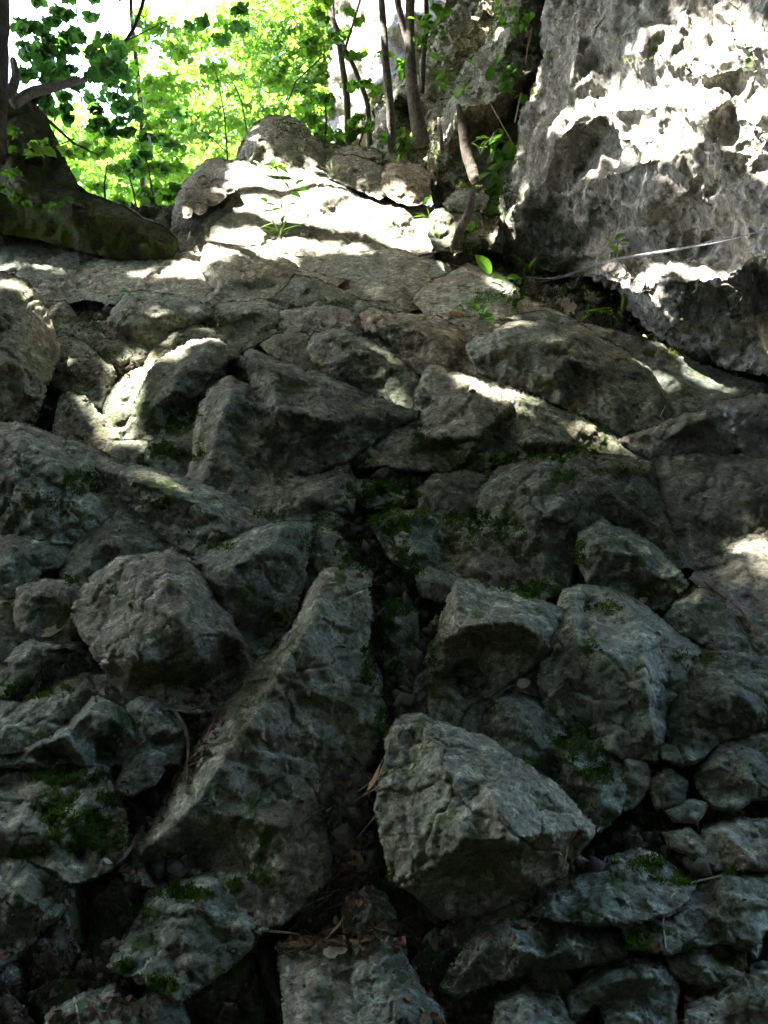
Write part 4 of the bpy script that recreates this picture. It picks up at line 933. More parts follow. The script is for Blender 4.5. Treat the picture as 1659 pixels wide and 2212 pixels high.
# sunlit areas that shape the gaps in the unseen canopy (areas of the place, found through the view)
LIT = [
 ([(500, 345), (620, 352), (720, 372), (840, 412), (965, 455), (960, 525), (820, 530), (700, 545), (600, 560), (500, 552), (505, 450)], 0.93),
 ([(490, 360), (620, 370), (710, 388), (830, 428), (950, 470), (940, 515), (800, 500), (700, 520), (590, 535), (600, 552), (470, 550), (380, 560), (390, 528), (440, 502), (495, 478)], 1.0),
 ([(-200, 490), (0, 500), (130, 528), (245, 552), (384, 552), (455, 560), (455, 598), (300, 592), (155, 590), (60, 577), (-200, 575)], 1.0),
 ([(1195, 262), (1270, 225), (1340, 175), (1400, 130), (1440, 60), (1500, 25), (1590, 40), (1680, 70), (1760, 120), (1760, 260), (1660, 290), (1560, 320), (1430, 345), (1330, 330), (1250, 310), (1190, 300)], 1.0),
 ([(1390, 350), (1560, 330), (1680, 300), (1760, 320), (1700, 400), (1560, 400), (1450, 390)], 0.35),
 ([(1160, 150), (1200, 260), (1120, 340), (1110, 300)], 0.6),
 ([(1275, 590), (1480, 575), (1640, 590), (1610, 640), (1520, 640), (1440, 660), (1460, 720), (1430, 745), (1380, 700), (1330, 640)], 0.9),
 ([(1065, 535), (1080, 490), (1140, 410), (1160, 430), (1110, 490), (1095, 535)], 1.0),
 ([(1140, 540), (1180, 490), (1210, 500), (1180, 560)], 0.9),
 ([(785, 680), (850, 676), (985, 705), (1080, 698), (1200, 700), (1290, 722), (1370, 770), (1360, 780), (1270, 745), (1180, 715), (1080, 735), (1010, 760), (1020, 790), (930, 720), (830, 705)], 0.6),
 ([(1000, 580), (1050, 590), (1100, 615), (1090, 625), (1030, 605), (990, 600)], 0.8),
 ([(670, 745), (690, 724), (750, 716), (800, 740), (850, 775), (900, 830), (880, 880), (840, 860), (800, 780), (730, 745), (690, 760)], 0.7),
 ([(925, 830), (935, 800), (970, 798), (1060, 832), (1200, 882), (1345, 940), (1380, 970), (1330, 950), (1220, 905), (1120, 862), (1045, 838), (1000, 826), (960, 840)], 0.9),
 ([(258, 828), (305, 790), (350, 722), (365, 705), (400, 698), (455, 708), (460, 735), (420, 745), (370, 772), (335, 802), (310, 842)], 0.9),
 ([(185, 965), (195, 935), (225, 890), (252, 876), (296, 874), (292, 895), (258, 922), (285, 958), (250, 975)], 0.95),
 ([(-100, 600), (30, 600), (70, 625), (92, 670), (60, 660), (20, 640), (-100, 640)], 0.8),
 ([(80, 655), (150, 655), (145, 685), (90, 685)], 0.5),
 ([(300, 640), (350, 640), (340, 660), (290, 665)], 0.4),
 ([(1550, 1210), (1620, 1180), (1700, 1160), (1780, 1160), (1780, 1240), (1640, 1240), (1570, 1228)], 0.6),
 ([(1212, 1290), (1255, 1270), (1300, 1282), (1280, 1380), (1200, 1430), (1180, 1410), (1205, 1340)], 0.55),
 ([(1290, 1130), (1330, 1140), (1440, 1210), (1470, 1250), (1420, 1235), (1330, 1170), (1290, 1165)], 0.6),
 ([(925, 320), (935, 270), (985, 200), (1010, 230), (1000, 300), (1010, 360), (980, 420), (950, 400), (925, 380)], 0.75),
 ([(1020, 360), (1050, 360), (1045, 400), (1015, 420)], 0.9),
 ([(1020, 0), (1100, 0), (1090, 70), (1030, 90)], 0.7),
 ([(975, 230), (1060, 210), (1120, 230), (1100, 260), (1000, 260)], 0.4),
 ([(800, 205), (850, 205), (850, 270), (810, 290)], 0.8),
 ([(540, 245), (600, 245), (570, 300), (530, 320)], 0.6),
 ([(820, 350), (920, 350), (900, 400), (830, 380)], 0.6),
 ([(705, 335), (800, 340), (840, 380), (780, 370), (720, 360)], 0.6),
]
def lit_at(u, v):
    p = np.zeros(len(u))
    q = np.stack([u, v], 1)
    for poly, k in LIT:
        p = np.where(inside(poly, q), np.maximum(p, k), p)
    return p

def canopy_points(n, seed=3):
    """leaf positions of an unseen canopy added to shade the slope: anything that would shade the sunlit places is left out"""
    rg = np.random.default_rng(seed)
    a = np.cross(SUN, [0, 1, 0]); a /= np.linalg.norm(a)
    b = np.cross(SUN, a)
    cen = np.array([0.3, 3.2, 2.6])
    q = cen + rg.uniform(-6.2, 6.2, n)[:, None] * a + rg.uniform(-5.6, 5.6, n)[:, None] * b
    zt = rg.uniform(0, 1, n) ** 1.3
    # height of the canopy: high enough to stay out of the way
    ztop = 8.3 + 3.0 * zt
    s = Vector(SUN)
    Q = q + SUN * ((ztop - q[:, 2]) / SUN[2])[:, None]
    # high enough to stay out of the picture
    for _ in range(14):
        uu, vv, zz = uvz(Q)
        low = (zz > 0) & (vv > -140) & (uu > -220) & (uu < 1880)
        Q[low] += SUN * 0.7
    p = np.zeros(n)
    for k in range(6):
        # a leaf is as broad as a hand: look at its middle and around it
        off = np.zeros(3) if k == 0 else 0.055 * (math.cos(k * 1.2566) * a + math.sin(k * 1.2566) * b)
        hp = np.full((n, 3), np.nan)
        rc = BVH.ray_cast
        for i in range(n):
            h = rc(Vector(Q[i] + off), -s, 40)
            if h[0] is not None: hp[i] = h[0]
        ok = ~np.isnan(hp[:, 0])
        hp[~ok] = 0
        u, v, z = uvz(hp)
        p = np.maximum(p, np.where(ok & (z > 0.1), lit_at(u, v), 0))
    keep = rg.random(n) > p * 1.02
    # keep out of the picture
    uu, vv, zz = uvz(Q)
    keep &= ~((zz > 0) & (vv > -130) & (uu > -200) & (uu < 1860))
    return Q[keep]
N_CAN = 85000

# ------------------------------------------------------------------ tubes for trunks, roots, twigs
def tube(pts, rad, sides=8, rough=0.0, seed=0, cap=True):
    pts = np.asarray(pts, float)
    # resample
    d = np.r_[0, np.cumsum(np.linalg.norm(np.diff(pts, axis=0), axis=1))]
    n = max(len(pts), int(min(60, d[-1] / max(np.max(rad) * 1.2, 0.004))))
    t = np.linspace(0, d[-1], n)
    # smooth catmull-like: interpolate then blur
    P = np.stack([np.interp(t, d, pts[:, k]) for k in range(3)], 1)
    for _ in range(2):
        if n > 4: P[1:-1] = (P[:-2] + 2 * P[1:-1] + P[2:]) / 4
    r = np.interp(t, d, np.broadcast_to(rad, (len(pts),)) if np.ndim(rad) == 0 or len(np.atleast_1d(rad)) == 1 else np.interp(d, np.linspace(0, d[-1], len(rad)), rad))
    T = np.gradient(P, axis=0); T /= (np.linalg.norm(T, axis=1)[:, None] + 1e-9)
    ref = np.array([0.3, 1, 0.2]) if abs(T[0][1]) < 0.8 else np.array([1, 0, 0.1])
    A = np.cross(T, ref); A /= np.linalg.norm(A, axis=1)[:, None]
    B = np.cross(T, A)
    th = np.arange(sides) * 2 * np.pi / sides
    V = P[:, None] + (np.cos(th)[None, :, None] * A[:, None] + np.sin(th)[None, :, None] * B[:, None]) * r[:, None, None]
    V = V.reshape(-1, 3)
    if rough:
        nn = V - np.repeat(P, sides, 0)
        rr = np.repeat(r, sides)
        nn = nn / (rr[:, None] + 1e-9)
        V = V + nn * (rough * rr * fbm(V / (np.max(rad) * 1.5 + 0.01), 4, seed))[:, None]
    idx = np.arange(n * sides).reshape(n, sides)
    a = idx[:-1]; b = idx[1:]
    F = np.stack([a.ravel(), np.roll(a, -1, 1).ravel(), np.roll(b, -1, 1).ravel(), b.ravel()], 1)
    F = np.vstack([F[:, [0, 1, 2]], F[:, [0, 2, 3]]])
    V = np.vstack([V, P[0] - T[0] * r[0] * .3, P[-1] + T[-1] * r[-1] * .3])
    c0, c1 = len(V) - 2, len(V) - 1
    e0 = np.stack([np.full(sides, c0), np.roll(idx[0], -1), idx[0]], 1); e1 = np.stack([np.full(sides, c1), idx[-1], np.roll(idx[-1], -1)], 1)
    return V, np.vstack([F, e0, e1])

def ipts(lst):
    """points of the place given as seen position and distance"""
    return np.array([at1(*p) for p in lst])

def join(parts):
    V = []; F = []; k = 0
    for v, f in parts:
        V.append(v); F.append(np.asarray(f) + k); k += len(v)
    return np.vstack(V), np.vstack(F)

def blob_pts(u, v, ru, rv, z, dz, n, seed, clump=9, cs=0.33):
    rg = np.random.default_rng(seed)
    nc = max(3, n // clump // 4)
    th = rg.uniform(0, 2 * np.pi, nc); rr = np.sqrt(rg.uniform(0, 1, nc))
    cu = u + ru * rr * np.cos(th); cv_ = v + rv * rr * np.sin(th); cz = z + dz * rg.uniform(-1, 1, nc)
    k = rg.integers(0, nc, n)
    s = cs * min(ru, rv)
    pu = cu[k] + rg.normal(0, s, n) * .6; pv = cv_[k] + rg.normal(0, s, n) * .35; pz = cz[k] + rg.normal(0, s / K * z, n)
    return at(pu, pv, np.maximum(pz, 0.5))

def crown(name, blobs, size, mat, parent, seed, up=0.45, kind='oval'):
    P = np.vstack([blob_pts(*b, seed + i * 7) if len(b) == 7 else blob_pts(*b[:7], seed + i * 7, *b[7:]) for i, b in enumerate(blobs)])
    V, F = leaf_mesh(P, size, up, seed, kind)
    return obj(name, V, F, mat, parent, smooth=False)

# ---- the old mossy tree on the left: root mass, trunk, branch, dark crown, plus the unseen canopy that shades the slope
base = at1(60, 520, 4.0)
old = empty('old_tree', base)
tag(old, 'old tree with a mossy flaring base and dark leaves at the upper left', 'tree')
stone('root_flare', None, [(-140, 120), (12, 170), (40, 200), (70, 215), (100, 258), (130, 310), (152, 370), (168, 402), (200, 418), (262, 445), (330, 480), (378, 508), (388, 540), (372, 566), (300, 562), (240, 556), (190, 545), (130, 532), (60, 515), (0, 505), (-140, 500)],
      [(40, 260, 25), (80, 330, 30), (20, 400, 32), (120, 420, 28), (60, 470, 22), (200, 460, 20), (160, 500, 12), (280, 490, 14), (330, 520, 12), (240, 530, 0), (100, 360, 8), (30, 330, 14)],
      mat=M_BARKM, z0=4.2, g=0.5, chip=0.35, rough=2.2, parent=old, back=0.12, edge=1.6, step=4.0, facet=.9)
tr_, f_ = tube(ipts([(-20, 330, 4.25), (-8, 200, 4.35), (-4, 100, 4.45), (0, -60, 4.6), (8, -400, 5.0)]), [0.075, .06, .055, .05, .045], 12, 0.25, 4)
obj('trunk', tr_, f_, M_BARKD, old)
tr_, f_ = tube(ipts([(30, 225, 4.2), (60, 200, 4.25), (110, 190, 4.35), (150, 180, 4.45), (185, 172, 4.6)]), [0.03, 0.028, 0.026, 0.022, 0.012], 9, 0.25, 5)
obj('branch', tr_, f_, M_BARK, old)
tr_, f_ = tube(ipts([(55, 215, 4.4), (110, 265, 4.6), (160, 310, 4.9), (212, 335, 5.2)]), [0.012, 0.009, 0.007, 0.004], 6)
obj('branch', tr_, f_, M_BARKD, old)
tr_, f_ = tube(ipts([(16, 220, 4.5), (36, 165, 4.6), (28, 130, 4.8)]), [0.03, 0.025, 0.02], 8, 0.2)
obj('branch', tr_, f_, M_BARK, old)
crown('crown', [(100, 85, 80, 45, 5.2, .5, 520), (60, 150, 60, 60, 5.0, .5, 300), (190, 140, 80, 60, 5.4, .6, 640), (230, 200, 60, 50, 5.6, .6, 330), (130, 235, 80, 35, 5.2, .5, 330), (90, 30, 80, 30, 5.2, .4, 90),
                (190, 265, 60, 30, 5.4, .3, 90), (260, 260, 45, 60, 5.8, .3, 200)], 0.066, M_LEAF_A2, old, 21, 0.35)
cp = canopy_points(N_CAN)
# leaves added out of view, up towards the sun, to shade the root mass
BVR = BVHTree.FromPolygons(np.vstack(TRIS_V).tolist(), np.vstack(TRIS_F).tolist())
ex = []
rgx = np.random.default_rng(12)
for k in range(2600):
    r = rays(np.array([rgx.uniform(-60, 385)]), np.array([rgx.uniform(200, 500)]))[0]
    h = BVR.ray_cast(Vector(CAM), Vector(r).normalized(), 12)
    if h[0] is None: continue
    p_ = np.array(h[0])
    if uvz(p_[None])[1][0] > 500: continue
    q_ = p_ + SUN * rgx.uniform(4.5, 6.5)
    uu_, vv_, zz_ = uvz(q_[None])
    if vv_[0] > -60 and uu_[0] > -80: continue
    ex.append(q_)
cp = np.vstack([cp, np.array(ex)])
V, F = leaf_mesh(cp, 0.21, 0.75, 9)
obj('crown', V, F, M_LEAF_D, old)  # unseen shade canopy, gaps shaped for the sun patches, filed under this tree
# unseen boughs joining the canopy over the slope to this tree
bl = []
for k, (x, y, z) in enumerate([(-4, 3, 8.2), (-1.5, 4.5, 9.5), (-5, 6, 9.0), (-2, 1.5, 9.5), (-6, 1, 8.5), (1, 3, 10.5)]):
    s0 = at1(2, -120, 4.68)
    bl.append(tube(np.array([s0, (s0 * .6 + np.array([x, y, z]) * .4) + [0, 0, .6], [x, y, z]]), [0.05, .035, .012], 7, .2, k))
V, F = join(bl)
obj('bough', V, F, M_BARKD, old)

def tree(name, label, trunks, blobs, size, lmat, bmat, seed, up=0.45, group=None, kind='oval', sides=9):
    z = trunks[0][0][0]
    root = empty(name, at1(*z))
    tag(root, label, 'tree', group)
    for i, (path, rad) in enumerate(trunks):
        v, f = tube(ipts(path), rad, sides, 0.15, seed + i)
        obj('trunk' if i == 0 or rad[0] > 0.02 * path[0][2] / 3 else 'branch', v, f, bmat, root)
    if blobs:
        crown('crown', blobs, size, lmat, root, seed, up, kind)
    return root

tree('tree', 'thin pole trunk standing among bright leaves left of the dark mound',
     [([(308, 480, 9), (308, 360, 9), (306, 250, 9.1), (296, 150, 9.3), (284, 40, 9.5), (280, -80, 9.7)], [.035, .033, .03, .027, .022, .02])],
     [(330, 150, 70, 90, 9, 1, 420), (270, 60, 90, 50, 9, 1, 220), (400, 70, 90, 60, 9.5, 1, 300), (340, 250, 70, 40, 9, 1, 220), (440, 160, 50, 60, 9.5, 1, 170), (360, 200, 60, 60, 8.5, 1, 260), (250, 300, 60, 40, 8.5, 1, 240)], 0.085, M_LEAF_B, M_BARK, 51)
tree('tree', 'dark slanting limb crossing the sky gap near the top left',
     [([(246, 130, 7), (268, 95, 7.1), (290, 60, 7.2), (305, 20, 7.4), (325, -60, 7.6)], [.014, .016, .018, .018, .02]),
      ([(170, 70, 6.5), (165, 20, 6.6), (160, -60, 6.7)], [.005, .007, .008]), ([(270, 90, 7), (330, 60, 7.3), (370, 40, 7.4)], [.008, .005, .003])],
     [(240, 15, 70, 40, 7, .5, 80), (170, 20, 60, 30, 6.8, .5, 50), (380, 20, 120, 40, 8, .5, 150), (470, 60, 80, 50, 8, .5, 150)], 0.09, M_LEAF_A2, M_BARKD, 61)
tree('tree', 'slender double stemmed tree in front of the bluish rock face',
     [([(752, 330, 6.6), (750, 215, 6.6), (737, 125, 6.7), (728, 60, 6.8), (690, -10, 7), (660, -80, 7.2)], [.033, .03, .026, .022, .018, .016]),
      ([(800, 330, 6.6), (794, 220, 6.6), (765, 145, 6.7), (742, 100, 6.8), (720, 40, 6.9), (715, -60, 7)], [.024, .022, .02, .018, .015, .013]),
      ([(738, 130, 6.6), (760, 60, 6.7), (790, -40, 6.8)], [.012, .010, .008]), ([(612, 245, 6.4), (640, 175, 6.5), (700, 120, 6.6)], [.006, .006, .006])],
     [(700, 30, 60, 35, 6.2, .5, 150), (700, 95, 40, 40, 6.2, .4, 110), (800, 110, 40, 50, 6.9, .3, 60), (770, 40, 40, 40, 7, .3, 60), (640, 180, 60, 30, 6.5, .4, 60)], 0.085, M_LEAF_B, M_BARK, 71)
tree('tree', 'grey trunk left of the stoutest trunk by the rock bank',
     [([(848, 330, 5.9), (843, 240, 5.9), (832, 120, 6.0), (824, 0, 6.2), (820, -120, 6.4)], [.036, .032, .029, .027, .025])], None, 0, None, M_BARK, 81)
tree('tree', 'stoutest grey trunk rising from the rock bank beside the crag',
     [([(912, 310, 5.0), (902, 270, 5.0), (890, 190, 5.05), (884, 100, 5.1), (886, 0, 5.2), (890, -150, 5.4)], [.055, .040, .034, .031, .030, .028]),
      ([(886, 110, 5.1), (872, 60, 5.15), (858, 0, 5.2), (850, -100, 5.3)], [.022, .022, .022, .02])],
     [(930, 40, 35, 30, 5.0, .3, 40), (860, 150, 30, 60, 5.6, .3, 50)], 0.07, M_LEAF_B, M_BARK, 91)
tree('tree', 'pale twisted stem just right of the stoutest trunk',
     [([(912, 200, 5.5), (915, 120, 5.5), (922, 50, 5.6), (918, -80, 5.7)], [.016, .018, .018, .016])], None, 0, None, M_BARKD, 95)
tree('tree', 'large pale sunlit tree filling the gap above the dark mound',
     [([(560, 420, 16), (560, 200, 16.5), (555, 0, 17), (550, -150, 17)], [.12, .10, .08, .06])],
     [(590, 60, 110, 80, 16, 2, 5200), (610, 180, 90, 80, 15.5, 2, 4200), (540, 250, 70, 50, 15, 1.5, 1900), (680, 250, 60, 60, 14, 1, 1600), (640, -60, 150, 60, 16, 2, 3000), (650, 120, 60, 100, 15, 1, 2000)], 0.115, M_LEAF_C, M_BARK, 101, 0.3)
tree('tree', 'rounder sunlit tree crown left of the large pale tree',
     [([(430, 480, 14), (425, 350, 14), (420, 200, 14.5)], [.10, .08, .05])],
     [(430, 270, 80, 60, 14, 1.5, 3000), (360, 230, 60, 60, 14, 1.5, 1800), (450, 370, 80, 60, 13, 1.5, 2600), (300, 330, 80, 60, 13, 1.5, 2200), (240, 130, 60, 50, 15, 1.5, 1200), (420, 130, 70, 60, 15, 2, 700)], 0.12, M_LEAF_C, M_BARK, 111, 0.3)
tree('young_tree', 'sapling thicket with thin upright stems left of the dark mound',
     [([(492, 350, 7.5), (485, 250, 7.6), (470, 170, 7.8), (455, 120, 8)], [.008, .007, .005, .003]), ([(535, 290, 7.5), (522, 220, 7.6), (500, 170, 7.7)], [.007, .006, .004]), ([(490, 330, 7.5), (450, 290, 7.6), (430, 280, 7.7)], [.006, .005, .003])],
     [(470, 220, 60, 60, 7.7, .5, 130), (440, 290, 50, 40, 7.7, .5, 90), (500, 180, 40, 50, 7.7, .5, 60)], 0.05, M_LEAF_C, M_BARKD, 121)
tree('shrub', 'broad leaved shrub glowing in the sun behind the old tree roots',
     [([(230, 470, 6.2), (225, 400, 6.2), (232, 350, 6.3)], [.010, .008, .005]), ([(300, 500, 6.2), (290, 420, 6.2), (270, 350, 6.4)], [.010, .008, .004])],
     [(230, 340, 60, 40, 6.3, .4, 150), (300, 380, 70, 40, 6.3, .4, 230), (340, 440, 50, 45, 6.2, .4, 230), (250, 410, 60, 40, 6.2, .4, 160), (370, 470, 30, 40, 6.2, .3, 100), (360, 330, 50, 40, 6.6, .3, 100)], 0.085, M_LEAF_B, M_BARKD, 131, 0.6)
tree('shrub', 'shaded shrub with drooping leaves under the dark crown',
     [([(330, 420, 5.6), (320, 360, 5.6), (300, 300, 5.7)], [.006, .005, .004])],
     [(280, 300, 60, 35, 5.6, .3, 70), (320, 360, 50, 25, 5.6, .3, 60), (385, 270, 40, 60, 6, .3, 70), (380, 400, 50, 60, 6, .3, 90)], 0.085, M_LEAF_A2, M_BARKD, 141, 0.6)
tree('shrub', 'dark leafy twigs hanging over the left flank of the old tree base',
     [([(-30, 360, 3.9), (20, 372, 3.85), (60, 395, 3.8)], [.004, .003, .002])],
     [(20, 385, 50, 30, 3.8, .12, 70), (60, 440, 60, 22, 3.8, .1, 50), (150, 440, 40, 16, 3.85, .08, 26), (10, 300, 30, 30, 3.9, .08, 26)], 0.040, M_LEAF_A, M_BARKD, 155, 0.6)
tree('shrub', 'light green spray of broad leaves hanging in front of the mossy trunk',
     [([(160, 300, 3.9), (130, 312, 3.85), (90, 320, 3.8)], [.004, .003, .002])],
     [(100, 315, 32, 12, 3.8, .08, 26), (130, 335, 30, 14, 3.8, .08, 22), (80, 335, 20, 14, 3.8, .05, 10)], 0.055, M_LEAF_C, M_BARKD, 151, 0.75)
tree('shrub', 'leafy bushes at the foot of the slender trees right of the dark mound',
     [([(700, 330, 6.0), (705, 260, 6.1), (700, 200, 6.3)], [.010, .008, .005]), ([(770, 330, 6.0), (790, 270, 6.1), (800, 200, 6.3)], [.008, .006, .004])],
     [(700, 250, 50, 50, 6.2, .4, 280), (740, 290, 60, 25, 6.0, .4, 260), (660, 200, 50, 50, 7.5, .5, 200), (790, 250, 30, 40, 6.2, .3, 100), (800, 180, 40, 50, 6.6, .3, 110)], 0.06, M_LEAF_B, M_BARKD, 161)
# wooded slope far behind
P = np.vstack([blob_pts(470, 380, 520, 90, 26, 3, 9000, 301, 9, .5), blob_pts(600, 140, 220, 140, 28, 3, 3000, 305, 9, .4), blob_pts(60, 320, 220, 100, 26, 3, 1500, 309, 9, .4), blob_pts(800, 100, 120, 200, 24, 2, 2000, 311, 9, .4)])
V, F = leaf_mesh(P, 0.30, 0.3, 77)
tag(obj('forest', V, F, M_LEAF_C), 'hazy bright woodland far behind the trees', 'forest', kind='stuff')
# the wood goes on behind, beside and above the viewer's back
rg = np.random.default_rng(401)
n = 62000
th = rg.uniform(math.radians(95), math.radians(385), n)            # measured from +x, the cliff side is left out
rr = rg.uniform(7.5, 11.0, n)
zz = rg.uniform(-4.0, 13.5, n)
P1 = np.stack([rr * np.cos(th) - 1.0, rr * np.sin(th) - 0.0, zz], 1)
P1 = P1[~((P1[:, 1] > 0.5) & (P1[:, 0] > -6))]
P1 = P1[~((P1[:, 1] > 2.5))]
n2 = 28000
P2 = np.stack([rg.uniform(-10, 9, n2), rg.uniform(-10, 1.0, n2), rg.uniform(11.0, 13.0, n2)], 1)
P1 = np.vstack([P1, P2])
# it must not stand between the sun and the sunlit places
hitb = np.zeros(len(P1), bool)
for i, p in enumerate(P1):
    h = BVH.ray_cast(Vector(p), -Vector(SUN), 40)
    if h[0] is not None:
        a_ = np.array([h[0][:]])
        uu_, vv_, z_ = uvz(a_)
        if z_[0] > 0.1:
            for du, dv in ((0, 0), (60, 0), (-60, 0), (0, 60), (0, -60)):
                if lit_at(uu_ + du, vv_ + dv)[0] > 0: hitb[i] = True
P1 = P1[~hitb]
V, F = leaf_mesh(P1, 0.50, 0.25, 78)
tag(obj('forest', V, F, M_LEAF_D), 'dense wood standing round the foot of the slope', 'forest', kind='stuff')

# ------------------------------------------------------------------ moss: small tufts spread over the stone
def scatter(ells, seed):
    rg = np.random.default_rng(seed)
    out = []
    for (u, v, ru, rv, dens) in ells:
        n = int(dens * ru * rv * math.pi / 6.5)
        th = rg.uniform(0, 2 * np.pi, n); rr = np.sqrt(rg.uniform(0, 1, n))
        pu = u + ru * rr * np.cos(th); pv = v + rv * rr * np.sin(th)
        nz = fbm(np.stack([pu / 26, pv / 26, 0 * pu], 1), 4, 91)
        keep = nz + 0.45 * (1 - rr) > 0.12
        for a, b in zip(pu[keep], pv[keep]):
            P, nn, z = hit(a, b)
            if P is None: continue
            if nn[2] < -0.35: continue
            out.append((P, nn, z))
    return out

def tufts(pts, size, seed, blades=3):
    rg = np.random.default_rng(seed)
    P = np.array([p[0] for p in pts]); N = np.array([p[1] for p in pts]); Z = np.array([p[2] for p in pts])
    n = len(P)
    P = np.repeat(P, blades, 0); N = np.repeat(N, blades, 0); Z = np.repeat(Z, blades)
    m = n * blades
    dirn = N * 0.8 + np.array([0, 0, .35]) + rg.normal(size=(m, 3)) * 0.55
    dirn /= np.linalg.norm(dirn, axis=1)[:, None]
    sd_ = np.cross(dirn, rg.normal(size=(m, 3))); sd_ /= np.linalg.norm(sd_, axis=1)[:, None]
    L = (size * (0.5 + 0.28 * Z) * rg.uniform(.5, 1.3, m))[:, None]
    b0 = P + rg.normal(size=(m, 3)) * L * .5
    V = np.stack([b0 - sd_ * L * .28, b0 + sd_ * L * .28, b0 + dirn * L], 1).reshape(-1, 3)
    return V, np.arange(m * 3).reshape(m, 3)

MOSS_E = [(200, 1800, 100, 50, 1), (130, 1745, 60, 40, .8), (60, 1842, 70, 14, 1), (250, 1725, 45, 22, .9), (60, 1492, 95, 20, 1), (150, 1252, 25, 12, .8), (240, 1280, 20, 10, .5),
 (820, 1062, 85, 32, 1), (850, 1105, 75, 75, 1), (790, 1010, 50, 20, .8), (870, 1290, 60, 60, .8), (800, 1440, 25, 60, .7), (1010, 1150, 90, 50, .4), (700, 1130, 40, 20, .5), (80, 1090, 80, 30, .5), (150, 1680, 100, 25, .8), (480, 1180, 30, 12, .5), (560, 1110, 40, 12, .5), (1300, 1310, 60, 14, .5), (930, 60, 40, 60, .5), (940, 330, 30, 60, .5), (1090, 440, 30, 60, .5), (1000, 540, 60, 14, .7), (790, 1150, 55, 50, .9), (765, 1195, 45, 60, .7), (865, 1222, 55, 40, 1), (842, 1300, 42, 40, .8), (825, 1380, 35, 65, 1), (852, 1480, 40, 75, 1), (832, 1565, 22, 40, .8),
 (1150, 992, 140, 14, 1), (1240, 968, 60, 12, .8), (1212, 1030, 42, 18, .8), (1150, 1275, 70, 22, 1), (1250, 1190, 20, 42, .9), (1472, 1272, 32, 14, 1), (1510, 1420, 52, 12, .9), (1252, 1612, 70, 35, .9), (1290, 1670, 52, 28, .8), (1165, 1640, 42, 20, .6),
 (1362, 1780, 62, 26, .9), (400, 892, 52, 20, .8), (372, 922, 42, 25, .9), (352, 962, 32, 28, 1), (402, 982, 42, 20, 1), (180, 1042, 52, 28, .8), (345, 1088, 42, 12, 1), (395, 1928, 62, 24, 1), (510, 1912, 18, 20, .8), (300, 1965, 32, 20, .7), (335, 2130, 52, 20, 1), (270, 2088, 26, 14, .8),
 (825, 1885, 26, 40, 1), (1290, 1862, 45, 12, .8), (1400, 1872, 42, 24, .7), (1475, 1902, 62, 14, .9), (1560, 1886, 120, 8, 1), (1382, 2032, 32, 20, 1), (1130, 1850, 20, 8, .2), (240, 770, 50, 14, .5), (205, 705, 40, 12, .5), (480, 690, 30, 16, .5), (720, 655, 60, 10, .5), (1200, 640, 60, 24, .7), (1060, 640, 40, 16, .5),
 (1280, 1400, 15, 25, .4), (940, 1420, 14, 60, .5), (600, 1345, 22, 30, .9), (660, 1165, 12, 30, .6), (560, 1900, 30, 12, .6), (1340, 1020, 60, 14, .6), (1100, 1150, 40, 60, .35), (1010, 1120, 60, 14, .6),
 (1000, 392, 34, 12, 1), (1060, 40, 40, 60, .5), (1100, 330, 40, 30, .5), (960, 60, 30, 50, .4), (1120, 120, 30, 60, .4), (640, 280, 60, 20, .4), (860, 240, 40, 60, .35), (1340, 690, 60, 20, .6)]
MOSS_E += [(100, 400, 110, 60, .7), (220, 470, 110, 26, .7), (60, 300, 50, 60, .6)]
MOSS_Y = [(1450, 762, 62, 16, 1), (1190, 605, 60, 14, .8), (1020, 408, 40, 10, 1), (1360, 245, 20, 10, .4), (1400, 275, 18, 12, .5), (1470, 145, 14, 6, .5), (1390, 660, 14, 22, .6), (1370, 130, 40, 8, .3), (1085, 20, 26, 30, .6), (1160, 200, 14, 30, .6), (60, 340, 50, 70, .35), (110, 430, 70, 40, .3), (200, 470, 60, 20, .3), (40, 240, 26, 30, .5), (105, 512, 16, 8, 1), (230, 480, 16, 8, 1), (780, 895, 30, 10, .15)]
pm = scatter(MOSS_E, 501)
V, F = tufts(pm, 0.0060, 502, 4)
tag(obj('moss', V, F, M_MOSS), 'dark green moss in the cracks between the rocks', kind='stuff')
pm = scatter(MOSS_Y, 503)
V, F = tufts(pm, 0.0060, 504, 4)
tag(obj('moss', V, F, M_MOSSY), 'yellow green moss under the cliff and on the old tree', kind='stuff')

# ------------------------------------------------------------------ fine litter and crumbs
def pebbles(polys, n, smin, smax, seed):
    rg = np.random.default_rng(seed)
    VV, FF = [], []
    k = 0
    ico = np.array([(0, 0, 1), (.9, 0, .2), (.28, .85, .2), (-.73, .53, .2), (-.73, -.53, .2), (.28, -.85, .2), (0, 0, -.7)])
    fi = np.array([(0, 1, 2), (0, 2, 3), (0, 3, 4), (0, 4, 5), (0, 5, 1), (6, 2, 1), (6, 3, 2), (6, 4, 3), (6, 5, 4), (6, 1, 5)])
    for poly, m in polys:
        xs = [p[0] for p in poly]; ys = [p[1] for p in poly]
        q = np.stack([rg.uniform(min(xs), max(xs), m * 2), rg.uniform(min(ys), max(ys), m * 2)], 1)
        q = q[inside(poly, q)][:m]
        for a, b in q:
            P, nn, z = hit(a, b)
            if P is None: continue
            s = rg.uniform(smin, smax) ** 1.0 * (0.6 + 0.3 * z)
            M = rg.normal(size=(3, 3)); M, _ = np.linalg.qr(M)
            VV.append(P + nn * s * .3 + (ico * np.array([1, .8, .5]) * s * rg.uniform(.7, 1.2, (7, 1))) @ M); FF.append(fi + k); k += 7
    return np.vstack(VV), np.vstack(FF)
